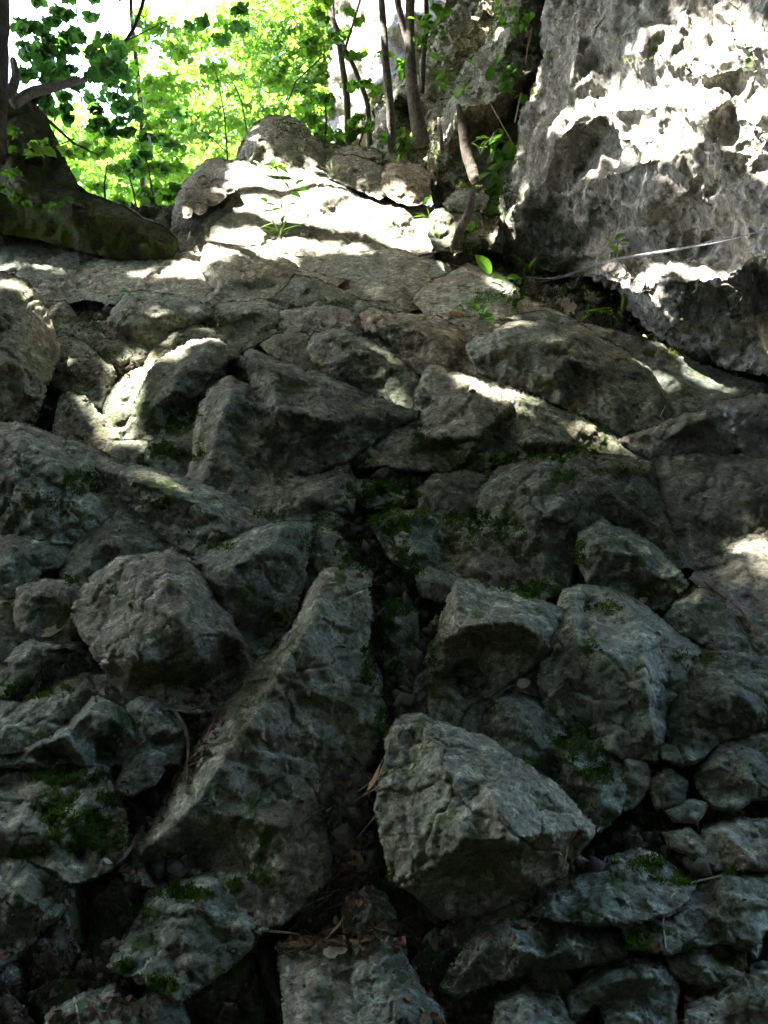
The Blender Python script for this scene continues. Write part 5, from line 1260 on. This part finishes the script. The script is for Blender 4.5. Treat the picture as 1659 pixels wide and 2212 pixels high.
GULLY = [([(850, 1930), (950, 1990), (1060, 1990), (1180, 1930), (1230, 1900), (1000, 2120), (960, 2200), (880, 2080)], 260),
         ([(700, 1650), (815, 1640), (820, 1900), (740, 2020), (620, 2040), (700, 1940), (720, 1860)], 260),
         ([(400, 1480), (500, 1480), (480, 1580), (420, 1680), (390, 1650)], 90), ([(150, 1950), (260, 1900), (240, 2050), (100, 2200), (0, 2200)], 120),
         ([(700, 1000), (880, 1040), (880, 1250), (760, 1300), (800, 1500), (760, 1200)], 60), ([(1150, 590), (1300, 620), (1420, 730), (1260, 700), (1100, 620)], 160),
         ([(130, 700), (320, 700), (300, 800), (150, 900), (90, 880)], 80), ([(0, 2000), (1659, 2000), (1659, 2212), (0, 2212)], 160)]
V, F = pebbles(GULLY, 0, 0.0015, 0.006, 601)
tag(obj('gravel', V, F, M_CRUMB), 'crumbs of stone and dirt lying in the gullies', kind='stuff')

def rubble(n, seed):
    """angular stones wedged in the gaps, where the bare ground shows"""
    rg = np.random.default_rng(seed)
    VV, FF, k, m = [], [], 0, 0
    ico = np.array([(0, 0, 1), (.9, 0, .2), (.28, .85, .2), (-.73, .53, .2), (-.73, -.53, .2), (.28, -.85, .2), (0, 0, -.7)])
    fi = np.array([(0, 1, 2), (0, 2, 3), (0, 3, 4), (0, 4, 5), (0, 5, 1), (6, 2, 1), (6, 3, 2), (6, 4, 3), (6, 5, 4), (6, 1, 5)])
    for _ in range(n * 30):
        u, v = rg.uniform(-40, 1700), rg.uniform(590, 1880)
        r = rays(np.array([u]), np.array([v]))[0]
        h = BVH.ray_cast(Vector(CAM), Vector(r).normalized(), 80)
        if h[0] is None or h[2] >= N_GROUND: continue
        s_ = rg.uniform(0.004, 0.012) * (1 + 2.0 * rg.random() ** 4) * (0.7 + 0.25 * ((np.array(h[0]) - CAM) @ F_))
        M, _q = np.linalg.qr(rg.normal(size=(3, 3)))
        VV.append(np.array(h[0]) + np.array(h[1]) * s_ * .2 + (ico * np.array([1.1, .8, .6]) * s_ * rg.uniform(.6, 1.25, (7, 1))) @ M)
        FF.append(fi + k); k += 7; m += 1
        if m >= n: break
    return np.vstack(VV), np.vstack(FF)
M_RUB = simple('rubble_stone', (0.05, 0.045, 0.032), (0.17, 0.165, 0.13), 30, 0.9, bmp=.5)
V, F = rubble(1100, 611)
tag(obj('rubble', V, F, M_RUB), 'small angular stones wedged in the gaps between the rocks', kind='stuff')

def scraps(polys, smin, smax, seed):
    rg = np.random.default_rng(seed)
    pos, nn_ = [], []
    for poly, m in polys:
        xs = [p[0] for p in poly]; ys = [p[1] for p in poly]
        q = np.stack([rg.uniform(min(xs), max(xs), m * 3), rg.uniform(min(ys), max(ys), m * 3)], 1)
        q = q[inside(poly, q)][:m]
        for a, b in q:
            P, n_, z = hit(a, b)
            if P is None or n_[2] < 0.1: continue
            pos.append(P + n_ * 0.003)
    pos = np.array(pos)
    return leaf_mesh(pos, rg.uniform(smin, smax, len(pos)), 0.55, seed)
LIT_P = [(GULLY[1][0], 420), (GULLY[2][0], 150), (GULLY[5][0], 160), (GULLY[6][0], 80), ([(240, 1700), (420, 1640), (300, 1900), (230, 1900)], 140), ([(560, 1990), (880, 1990), (880, 2060), (560, 2070)], 160), ([(0, 1950), (260, 1880), (300, 2212), (0, 2212)], 160), ([(850, 1930), (1200, 1930), (1250, 2212), (880, 2212)], 140), ([(0, 600), (1500, 600), (1659, 2212), (0, 2212)], 260), (GULLY[4][0], 60)]
V, F = scraps(LIT_P, 0.008, 0.022, 621)
tag(obj('leaf_litter', V, F, M_LIT), 'broken brown leaf litter caught in the cracks', kind='stuff')

def place_tube(path, rad, mat, name, label, cat, group=None, lift=0.6, sides=6, z=None, bow=0.0):
    """a twig or root lying on the rocks; path as seen positions, set down on what lies there"""
    pts = []
    for (u, v) in path:
        P, n, zz = hit(u, v)
        if P is None: P, n = at1(u, v, z or 3), np.zeros(3)
        elif z is not None: P = at1(u, v, z)
        pts.append(P + n * rad * lift)
    pts = np.array(pts)
    # never dive into a gap: keep each point near the line of its neighbours
    if len(pts) > 2 and z is None:
        zz = uvz(pts)[2]
        zm = np.minimum(zz, (np.linspace(zz[0], zz[-1], len(zz))) + 0.03)
        uv = uvz(pts)
        pts = at(uv[0], uv[1], zm)
    if bow: pts[1:-1] += np.array([0, -.3, 1.0]) * bow
    V, F = tube(pts, np.array([rad, rad * .9, rad * .55]), sides, 0.15, int(path[0][0]))
    o = obj(name, V, F, mat, None, origin=V.mean(0))
    tag(o, label, cat, group)
    return o

TW = 'twigs lying in the leaf litter gully'
rg = np.random.default_rng(77)
place_tube([(345, 1530), (375, 1545), (398, 1580), (408, 1620), (408, 1660), (404, 1690)], 0.0036, M_TWIG, 'twig', 'long curved pale twig arching beside the small pale peak', 'twig', bow=0.008)
place_tube([(488, 1520), (470, 1545), (455, 1580), (442, 1606)], 0.004, M_RED, 'twig', 'short reddish stick beside the curved twig', 'twig')
place_tube([(455, 1500), (430, 1530), (400, 1535)], 0.003, M_TWIG, 'twig', 'thin stick across the gap under the huge dark block', 'twig')
place_tube([(305, 1790), (290, 1815), (272, 1840), (255, 1860)], 0.0048, M_TWIG, 'twig', 'pale dry stick at the lower end of the great leaning slab', 'twig')
place_tube([(370, 1690), (350, 1720), (330, 1760)], 0.003, M_TWIG, 'twig', 'thin dry stick against the spine of the great leaning slab', 'twig')
place_tube([(1480, 1232), (1530, 1265), (1560, 1290), (1600, 1320), (1640, 1370), (1670, 1412)], 0.0035, M_RED, 'root', 'thicker reddish root hanging down the warm rock at the right edge', 'root')
place_tube([(1490, 1245), (1535, 1285), (1565, 1300), (1590, 1340), (1620, 1390), (1650, 1412)], 0.0025, M_RED, 'root', 'thinner reddish root beside the thicker one at the right edge', 'root')
place_tube([(1600, 1175), (1640, 1190), (1680, 1215)], 0.0025, M_DRYP, 'twig', 'pale twig in the sun patch at the right edge', 'twig')
place_tube([(1415, 820), (1432, 850), (1436, 880), (1425, 900)], 0.003, M_DRYP, 'dry_grass', 'dry curved grass blade on the smooth wet looking slab', 'grass')
place_tube([(570, 2045), (582, 2080), (590, 2120), (600, 2150), (605, 2175)], 0.012, M_BARKD, 'stick', 'thick rotten stick standing in the dark gap at the bottom', 'stick', z=None)
place_tube([(790, 1890), (765, 1925), (745, 1965)], 0.0065, M_BARKD, 'twig', 'stout dark stick in the middle of the litter gully', 'twig')
ORD = ['topmost', 'second', 'third', 'fourth', 'fifth', 'sixth', 'seventh', 'eighth', 'ninth', 'tenth', 'eleventh', 'twelfth', 'thirteenth', 'fourteenth', 'fifteenth', 'sixteenth', 'seventeenth', 'eighteenth', 'nineteenth', 'lowest']
def twl(k, a, b, c, d):
    rank = sorted(range(len(TWP)), key=lambda i: TWP[i][1] + TWP[i][3]).index(k)
    tone = 'brown' if k % 3 else 'straw pale'
    how = 'nearly level' if abs(b - d) < 0.35 * abs(a - c) else ('steep' if abs(b - d) > 1.1 * abs(a - c) else 'slanting')
    return '%s %s twig of the litter gully, %s%s' % (how, tone, ORD[rank], ' of the twigs' if rank in (0, 19) else ' twig from its top')
TWP = [(832, 1668, 705, 1752), (820, 1700, 748, 1745), (822, 1752, 762, 1820), (790, 1790, 720, 1845), (700, 1745, 640, 1790), (690, 1930, 800, 1905), (640, 1965, 720, 1930), (820, 1932, 700, 1965), (600, 2030, 720, 1930), (560, 2010, 700, 2030),
                                   (660, 2045, 740, 2000), (720, 1850, 690, 1910), (760, 1960, 700, 2035), (640, 2000, 700, 2045), (750, 1700, 800, 1650), (780, 1840, 720, 1900), (740, 1880, 700, 1940), (680, 2040, 620, 2060), (800, 1735, 740, 1790), (830, 1640, 790, 1720)]
for k, (a, b, c, d_) in enumerate(TWP):
    place_tube([(a, b), ((a + c) / 2 + rg.uniform(-8, 8), (b + d_) / 2 + rg.uniform(-6, 6)), (c, d_)], rg.uniform(.0013, .0026), M_TWIG if k % 3 else M_DRYP, 'twig', twl(k, a, b, c, d_), 'twig', TW)
place_tube([(1225, 1830), (1222, 1850), (1215, 1880)], 0.0018, M_DRYP, 'dry_grass', 'dry blade hanging below the overhanging boulder', 'grass')
place_tube([(1175, 1962), (1165, 1985), (1150, 2010)], 0.0014, M_DRYP, 'dry_grass', 'pale stalk on the low domed rock', 'grass')
place_tube([(1560, 1893), (1500, 1905), (1450, 1935), (1432, 1990), (1438, 2050)], 0.0016, M_DRYP, 'dry_grass', 'long thin arching stalk over the flat stone at the lower right', 'grass')
place_tube([(160, 2160), (168, 2185), (172, 2215)], 0.002, M_DRYP, 'twig', 'pale stalk on the low stone at the bottom edge', 'twig')
place_tube([(690, 470), (720, 495), (760, 525), (785, 545)], 0.004, M_DRYP, 'twig', 'long pale stalk lying across the sunlit boulder', 'twig')
place_tube([(548, 348), (556, 352), (562, 368), (590, 395)], 0.005, M_DRYP, 'twig', 'short white stick on top of the sunlit boulder', 'twig')
place_tube([(905, 555), (940, 545), (975, 530), (985, 527)], 0.005, M_BARKD, 'twig', 'dark bare twig at the foot of the leaning stick', 'twig')

# dead wood by the crag
v_, f_ = tube(ipts([(1018, 412, 3.93), (1018, 440, 3.9), (1006, 478, 3.88), (990, 500, 3.88), (982, 535, 3.95)]), [.020, .023, .022, .020, .022], 10, .25, 3)
tag(obj('stick', v_, f_, M_BARK, origin=v_.mean(0)), 'thick bare broken stick leaning on the squarish grey rock', 'stick')
v_, f_ = tube(ipts([(990, 228, 4.65), (998, 275, 4.55), (1004, 315, 4.5), (1016, 355, 4.45), (1030, 395, 4.35)]), [.014, .024, .030, .034, .03], 10, .35, 4)
tag(obj('root', v_, f_, M_BARKD, origin=v_.mean(0)), 'long grey weathered root running down the pale crag', 'root')
v_, f_ = tube(ipts([(947, 255, 4.75), (952, 290, 4.7), (955, 330, 4.65)]), [.008, .014, .012], 8, .35, 5)
tag(obj('root', v_, f_, M_BARK, origin=v_.mean(0)), 'short pale root at the left edge of the crag', 'root')
for k, (pts, lb) in enumerate([([(1150, 60, 4.0), (1140, 100, 3.95), (1135, 140, 3.95)], 'thin hanging rootlet high in the corner of crag and cliff'), ([(1125, 200, 4.0), (1118, 235, 3.95), (1112, 265, 3.95)], 'thin hanging rootlet above the ivy'), ([(1060, 225, 4.2), (1085, 270, 4.1), (1105, 305, 4.1)], 'straight bare stem crossing the dark hollow of the crag')]):
    v_, f_ = tube(ipts(pts), [.004, .004, .003], 5)
    tag(obj('root', v_, f_, M_TWIG, origin=v_.mean(0)), lb, 'root')

# ------------------------------------------------------------------ steel cable along the foot of the cliff
def cable(path, rad, name, label, parent=None):
    pts = ipts(path)
    # smooth curve
    t = np.linspace(0, len(pts) - 1, 60)
    i = np.clip(t.astype(int), 0, len(pts) - 2); f = t - i
    p0 = pts[np.clip(i - 1, 0, None)]; p1 = pts[i]; p2 = pts[i + 1]; p3 = pts[np.clip(i + 2, None, len(pts) - 1)]
    f = f[:, None]
    P = 0.5 * ((2 * p1) + (-p0 + p2) * f + (2 * p0 - 5 * p1 + 4 * p2 - p3) * f ** 2 + (-p0 + 3 * p1 - 3 * p2 + p3) * f ** 3)
    V, F = tube(P, np.array([rad, rad]), 8)
    return obj(name, V, F, M_STEEL, parent, smooth=True)
M_STEEL, _nt, _p, _o = nodes('cable_steel')
_p.inputs['Base Color'].default_value = (0.16, 0.16, 0.17, 1); _p.inputs['Metallic'].default_value = 0.6; _p.inputs['Roughness'].default_value = 0.42
def zc(u, v, m=0.06):
    P, n, z = hit(u, v)
    return z - m
C_PTS = [(980, 572), (1060, 588), (1110, 594), (1190, 602), (1270, 578), (1340, 560), (1400, 550), (1480, 536), (1570, 520), (1660, 494), (1780, 470)]
zs = [zc(*p) for p in C_PTS]
zs = [min(z, z0_) for z, z0_ in zip(zs, np.linspace(zs[0], min(zs[-1], 2.6), len(zs)))]
ce = empty('steel_cable', at1(1190, 602, zs[3]))
tag(ce, 'thin grey steel cable slung along the foot of the cliff', 'cable')
cable([(p[0], p[1], z) for p, z in zip(C_PTS, zs)], 0.0021, 'strand', None, ce)
cable([(1060, 588, zs[1]), (1110, 597, zs[2]), (1150, 608, zs[2]), (1185, 606, zs[3] - .01), (1230, 594, zs[4] - .01), (1300, 566, zs[5]), (1400, 547, zs[6] - .01), (1500, 530, zs[7] - .01), (1600, 505, zs[8])], 0.0018, 'strand', None, ce)

# ------------------------------------------------------------------ dead leaves
def leaf_obj(u, v, L, mat, label, name='dead_leaf', cat='leaf', group=None, ang=0.0, curl=0.35, kind='oval', lift=0.006, stand=0.0, w=0.36):
    P, n, z = hit(u, v)
    if P is None: return
    n = np.array(n); n = n / np.linalg.norm(n)
    if stand: n = n * (1 - stand) - F_ * stand; n /= np.linalg.norm(n)
    ax = math.cos(ang) * R_ + math.sin(ang) * U_
    ax = ax - (ax @ n) * n; ax /= np.linalg.norm(ax); sd_ = np.cross(n, ax)
    Lm = L * z / K
    V = []; F = []
    m = 6
    for i in range(m + 1):
        t = i / m
        ww = w * Lm * math.sin(math.pi * min(1, 0.04 + t * 0.96)) ** 0.7 * (1 - 0.25 * t) * (1 + (0.25 * (i % 2) if kind == 'lobed' else 0))
        c = P + n * (lift + curl * Lm * (t - .5) ** 2 * 1.2) + ax * Lm * (t - .5)
        V += [c + sd_ * ww + n * curl * ww * .7, c, c - sd_ * ww + n * curl * ww * .5]
    for i in range(m):
        b = i * 3
        F += [(b, b + 1, b + 4, b + 3), (b + 1, b + 2, b + 5, b + 4)]
    V = np.array(V)
    k0 = len(V)
    # stalk
    sv, sf = tube(np.array([P - ax * Lm * .5 + n * lift, P - ax * Lm * .72 + n * lift * .6]), [Lm * .02, Lm * .012], 4)
    V = np.vstack([V, sv]); F = F + [tuple(int(x) + k0 for x in f) for f in sf]
    o = obj(name, V, F, mat, origin=P)
    tag(o, label, cat, group)
    return o
DL = 'dead leaves in the litter gully'
leaf_obj(1238, 886, 44, M_DRY, 'curled brown leaf standing on the sunlit strip of the big wedge', ang=1.1, curl=1.2, stand=.7, w=.2)
leaf_obj(1228, 668, 46, M_DRYP, 'pale lobed dead leaf hanging at the foot of the cliff', ang=-1.3, kind='lobed', stand=.5)
leaf_obj(1345, 776, 34, M_DRY, 'reddish dead leaf on the smooth wet looking slab', ang=-.4)
leaf_obj(1316, 730, 30, M_DRY, 'orange brown leaf near the bend of the long boulder rim', ang=-.3)
leaf_obj(1272, 728, 26, M_DRY, 'small rusty leaf at the upper rim of the long boulder', ang=-.2)
leaf_obj(987, 684, 34, M_DRY, 'orange dead leaf in front of the yellow green seedling', ang=-.3)
leaf_obj(1128, 1478, 34, M_DRYP, 'yellowish dead leaf beside the pyramid boulder', ang=.3)
leaf_obj(1130, 1502, 30, M_DRY, 'pinkish brown leaf just below the yellowish one', ang=-.2)
leaf_obj(120, 1370, 60, M_DRYP, 'pale dead leaf on the lip of the left moss ledge', ang=.2, kind='lobed')
leaf_obj(715, 2068, 40, M_DRYP, 'cream coloured dead leaf on the flat square stone', ang=.9, kind='lobed', curl=.7)
leaf_obj(742, 2060, 26, M_DRYP, 'round whitish leaf beside the cream coloured leaf', ang=-.2)
leaf_obj(640, 2052, 38, M_DRY, 'brown leaf at the top edge of the flat square stone', ang=-1.3)
leaf_obj(780, 2024, 46, M_DRY, 'tan dead leaf above the stone with yellow moss', ang=.15)
leaf_obj(822, 2020, 36, M_DRYP, 'pale folded leaf at the corner of the stone with yellow moss', ang=-.2)
leaf_obj(750, 1822, 44, M_DRY, 'rust coloured leaf in the upper litter gully', ang=.1)
leaf_obj(772, 1856, 42, M_DRY, 'rusty torn leaf below the rust coloured leaf in the gully', ang=-.6, kind='lobed')
leaf_obj(765, 1750, 50, M_DRYP, 'olive yellow rotting leaf hanging in the gully', ang=-1.4, w=.2)
leaf_obj(820, 1685, 60, M_DRY, 'dark red brown leaf tucked under the overhanging boulder', ang=1.2, w=.3)
leaf_obj(565, 2045, 40, M_DRY, 'reddish crumpled leaf left of the flat square stone', ang=.4)
leaf_obj(285, 1772, 24, M_DRY, 'small orange leaf by the spine of the great slab', ang=1.2)
leaf_obj(228, 1868, 22, M_DRYP, 'tiny pale leaf at the foot of the mossy boulder', ang=.4)
leaf_obj(230, 1303, 16, M_DRY, 'tiny dry leaf on the huge dark block', ang=.4)
leaf_obj(440, 1183, 24, M_DRYP, 'small tan leaf in the notch below the thin dark ridge', ang=.4)
leaf_obj(1115, 1302, 22, M_DRYP, 'small white leaf behind the boxy block', ang=.4)
leaf_obj(1390, 1300, 22, M_DRYP, 'cream leaf behind the top of the pyramid boulder', ang=.6)
SC = []
for k in range(26):
    u = rg.uniform(620, 820); v = rg.uniform(1680, 2030)
    if inside(GULLY[1][0], np.array([[u, v]]))[0]: SC.append((v, u))
for k, (v, u) in enumerate(sorted(SC)):
    leaf_obj(u, v, rg.uniform(12, 26), (M_DRY, M_DRYP, M_TWIG)[k % 3], 'scrap of %s leaf in the litter gully, %s scrap from its top' % (('rusty', 'cream', 'brown')[k % 3], ORD[k] if k else 'first'), group=DL, ang=rg.uniform(0, 6))

# ------------------------------------------------------------------ little green plants
def plant(name, label, root_uv, leaves, mat, stemr=0.0015, cat='plant', zr=None, w=0.36, kind='oval', lean=0.02, up=None):
    """leaves: (u, v, length, angle in the picture) ; each stalk runs to the root"""
    P0, n0, z0 = hit(*root_uv)
    if zr is not None: z0 = zr; P0 = at1(root_uv[0], root_uv[1], zr)
    e = empty(name, P0)
    tag(e, label, cat)
    stems = []
    for (u, v, L, ang) in leaves:
        Pl, nl_, zl = hit(u, v)
        z = z0 - lean - 0.01 * rg.uniform(0, 1)
        if zl is not None: z = min(z, zl - 0.006)
        c = at1(u, v, z)
        Lm = L * z / K
        ax = math.cos(ang) * R_ + math.sin(ang) * U_ + F_ * rg.uniform(-.5, .3); ax /= np.linalg.norm(ax)
        nn = np.array([0, -.45, .9]) + rg.normal(size=3) * .3 if up is None else np.array(up, float) + rg.normal(size=3) * .12
        nn = nn - (nn @ ax) * ax; nn /= np.linalg.norm(nn); sd_ = np.cross(nn, ax)
        a0 = c - ax * Lm * .5
        V = []; F = []
        m = 5
        for i in range(m + 1):
            t = i / m
            ww = w * Lm * math.sin(math.pi * min(.98, 0.05 + t * .93)) ** .75
            q = a0 + ax * Lm * t - nn * Lm * .22 * t * t
            V += [q + sd_ * ww + nn * ww * .3, q, q - sd_ * ww + nn * ww * .3]
        for i in range(m):
            b = i * 3
            F += [(b, b + 1, b + 4, b + 3), (b + 1, b + 2, b + 5, b + 4)]
        obj('leaf', np.array(V), F, mat, e)
        stems.append(tube(np.array([P0, (P0 + a0) / 2 + np.array([0, 0, .2]) * np.linalg.norm(P0 - a0), a0]), [stemr, stemr * .7, stemr * .5], 4))
    V, F = join(stems)
    obj('stem', V, F, M_GRASSB, e)
    return e

def spray(cu, cv_, ru, rv, n, L, seed):
    r = np.random.default_rng(seed)
    return [(cu + ru * r.uniform(-1, 1), cv_ + rv * r.uniform(-1, 1), L * r.uniform(.7, 1.25), r.uniform(-3.1, 3.1)) for _ in range(n)]

plant('seedling', 'sunlit yellow green seedling with a star of leaves on top of the big boulder', (594, 378), [(585, 360, 30, 2.6), (605, 358, 32, .3), (595, 350, 30, 1.5), (580, 368, 22, 3.0), (612, 366, 24, -.2), (598, 366, 24, -1)], M_LEAF_C)
plant('seedling', 'taller sapling with round leaves growing on the face of the sunlit boulder', (610, 480), [(648, 392, 24, .6), (655, 408, 20, 0), (640, 420, 22, 2.6), (620, 400, 18, 2), (632, 440, 22, .3), (600, 424, 22, 2.4), (585, 440, 26, 2.8), (570, 430, 20, 2.2), (596, 452, 24, .4), (625, 455, 24, 0), (610, 440, 20, 1.5), (580, 455, 22, 3), (650, 450, 18, .2), (612, 470, 20, 1)], M_LEAF_B)
plant('seedling', 'green plant with a big upright oval leaf below the crag', (1085, 612), [(1046, 570, 50, 2.2), (1110, 598, 30, .1), (1075, 600, 24, 2.8)], M_LEAF_B, w=.3, up=(0, -.9, .3))
plant('seedling', 'small cut leaf plant in the shade below the big oval leaf', (1095, 655), spray(1100, 645, 34, 16, 14, 17, 31) + spray(1125, 620, 14, 16, 7, 16, 32), M_LEAF_A)
plant('seedling', 'yellow seedling with pointed leaves on the crumbly sunlit rock', (1040, 690), [(1010, 655, 34, 2.9), (1035, 650, 30, .9), (1022, 662, 26, 3.1), (1070, 642, 26, .5), (1048, 648, 20, 1.2)], M_LEAF_C)
plant('seedling', 'bright little plant at the foot of the yellow seedling', (1048, 698), [(1030, 664, 18, 2), (1040, 680, 22, 2.5), (1055, 682, 24, .5), (1062, 690, 18, 0), (1036, 690, 16, 3), (1048, 672, 16, 1.4)], M_LEAF_B)
plant('fern', 'upright tongue shaped leaf lit by the sun under the cliff', (1340, 690), [(1350, 650, 56, 1.25)], M_LEAF_C, w=.16, up=(.3, -.9, .2))
plant('fern', 'pair of drooping strap leaves under the cliff', (1330, 690), [(1292, 668, 60, 2.9), (1275, 676, 44, 3.5), (1310, 664, 40, .2)], M_LEAF_B, w=.14)
plant('clover', 'clover leaves under the big wedge', (975, 1015), [(972, 1000, 18, 2), (990, 1005, 18, .4), (1008, 1002, 18, 1), (1018, 1010, 16, 0), (1000, 992, 16, 1.5), (980, 1012, 16, 3)], M_LEAF_A, w=.48)
plant('clover', 'second cluster of clover a little right and lower', (1050, 1028), [(1042, 1018, 18, 2.4), (1058, 1022, 18, .3), (1050, 985, 20, 1.6), (1040, 982, 18, 2.9), (1062, 984, 18, .1), (1085, 984, 16, .3)], M_LEAF_A, w=.48)
plant('seedling', 'two round leaves in the notch right of the wide shouldered rock', (612, 1352), [(606, 1348, 18, 2.4), (622, 1340, 20, .5), (616, 1336, 14, 1.4)], M_LEAF_B, w=.46)
plant('seedling', 'single dark green leaf on the long flat grey slab', (278, 638), [(270, 630, 22, 2.9), (286, 630, 22, .2)], M_LEAF_B, w=.4)
plant('seedling', 'leafy sprig on the ledge of the cliff above the cable', (1330, 560), [(1315, 520, 24, 2.2), (1340, 510, 26, .8), (1352, 520, 22, 0), (1325, 535, 22, 2.6), (1335, 528, 16, 1.4)], M_LEAF_B)
plant('seedling', 'sprig with pointed leaves between crag and cliff foot', (1130, 590), [(1150, 568, 30, 1.2), (1172, 558, 26, .6), (1120, 560, 24, 2.4), (1108, 552, 20, 2.8)], M_LEAF_B)
plant('seedling', 'low leafy plant behind the big oval leaf', (1050, 560), spray(1055, 545, 40, 16, 12, 24, 33), M_LEAF_A)
plant('seedling', 'sprig by the foot of the leaning stick', (1015, 505), [(1020, 488, 22, 1.5), (1005, 492, 20, 2.6), (1030, 495, 20, .4)], M_LEAF_B)
plant('shrub', 'bright broad leaved plant at the foot of the stoutest trunk', (905, 325), spray(885, 300, 38, 16, 22, 30, 41) + spray(850, 335, 30, 12, 9, 26, 42), M_LEAF_C)
plant('shrub', 'small yellow green plant on the bank left of the broad leaved plant', (855, 330), spray(840, 300, 22, 10, 8, 26, 43), M_LEAF_B)
plant('grass_tuft', 'fresh tuft of grass hanging at the left foot of the crag', (945, 350), [(930 + 6 * i, 345 + 14 * math.sin(i * 1.3) + 6 * (i % 3), 44, 3.4 - i * .42) for i in range(9)], M_GRASSB, w=.05)
plant('grass_tuft', 'grass on top of the dark weathered mound', (640, 320), [(620 + 6 * i, 322 - 5 * (i % 2), 22, 2.6 - i * .3) for i in range(8)], M_GRASSB, w=.04)
plant('grass_tuft', 'dry straw coloured grass between mound and boulders', (725, 375), [(700 + 5 * i, 362 - 5 * (i % 2), 22, 2.4 - i * .22) for i in range(10)], M_DRYP, w=.035)
plant('grass_tuft', 'grass below the sapling on the sunlit boulder', (600, 505), [(565 + 8 * i, 488 + 8 * (i % 2), 50, 3.3 - i * .35) for i in range(9)], M_GRASSB, w=.04)
plant('grass_tuft', 'grass tuft in the corner right of the sunlit boulder', (925, 470), [(900 + 9 * i, 466 - 4 * (i % 2), 26, 3.0 - i * .45) for i in range(7)], M_GRASSB, w=.05)
plant('grass_tuft', 'tuft between the old tree root and the big boulder', (378, 545), [(362 + 4 * i, 528 - 5 * (i % 2), 34, 2.6 - i * .3) for i in range(7)], M_GRASSB, w=.04)
plant('ivy', 'dark heart shaped leaves in the corner between crag and cliff', (1075, 440), spray(1085, 345, 26, 34, 9, 34, 51) + spray(1065, 420, 22, 50, 12, 30, 52), M_LEAF_A, w=.42, zr=4.25)
plant('ivy', 'ivy leaves under the overhang high on the crag', (1100, 200), spray(1085, 150, 34, 26, 11, 26, 53) + spray(1110, 190, 26, 26, 9, 26, 54), M_LEAF_A, w=.34, zr=4.3)
plant('fern', 'fern like fronds on the upper left edge of the crag', (985, 150), spray(975, 150, 40, 40, 18, 24, 61), M_LEAF_B, w=.22, zr=4.9)
plant('fern', 'fronds in the mossy hollow at the middle of the crag', (1060, 300), spray(1055, 310, 34, 30, 14, 22, 62), M_LEAF_A, w=.25, zr=4.35)
plant('fern', 'small leafy growth at the foot of the cliff left of the cable', (1150, 600), spray(1165, 590, 50, 14, 16, 18, 63), M_LEAF_B, w=.3)
plant('ivy', 'leaves hanging at the top of the crag', (1100, 20), spray(1110, 30, 40, 40, 24, 20, 55), M_LEAF_B, w=.34, zr=4.4)
plant('seedling', 'three pale leaves lit on the edge of the crag', (990, 220), [(975, 205, 22, 2.9), (990, 200, 24, .9), (1000, 190, 18, 1.3)], M_LEAF_C, zr=4.7)
plant('shrub', 'sprig of fresh leaves beside the upper trunk', (905, 95), spray(905, 90, 26, 12, 10, 20, 56) + spray(915, 45, 30, 12, 12, 18, 57), M_LEAF_B, zr=5.1)
# ------------------------------------------------------------------ trickle of water at the right edge
def water():
    us = np.linspace(1545, 1760, 60); vs = np.linspace(872, 990, 40)
    gu, gv = np.meshgrid(us, vs)
    P = []
    for a, b in zip(gu.ravel(), gv.ravel()):
        p, n, z = hit(a, b)
        P.append(p + n * (0.004 + 0.004 * math.sin(a * .3 + b * .05)))
    P = np.array(P)
    idx = np.arange(60 * 40).reshape(40, 60)
    F = np.stack([idx[:-1, :-1].ravel(), idx[1:, :-1].ravel(), idx[1:, 1:].ravel(), idx[:-1, 1:].ravel()], 1)
    L = np.linalg.norm(P[F[:, 0]] - P[F[:, 2]], axis=1)
    keepf = (L < 0.05) & (fbm(P[F[:, 0]] / 0.05, 3, 8) > -0.12)
    F = F[keepf]
    m, nt, p, out = nodes('water_film')
    p.inputs['Base Color'].default_value = (0.85, 0.92, 0.95, 1)
    p.inputs['Roughness'].default_value = 0.12
    p.inputs['Transmission Weight'].default_value = 0.9
    p.inputs['IOR'].default_value = 1.33
    tag(obj('water', P, F, m, smooth=True), 'thin film of water trickling over the mossy lip at the right edge', kind='structure')
water()
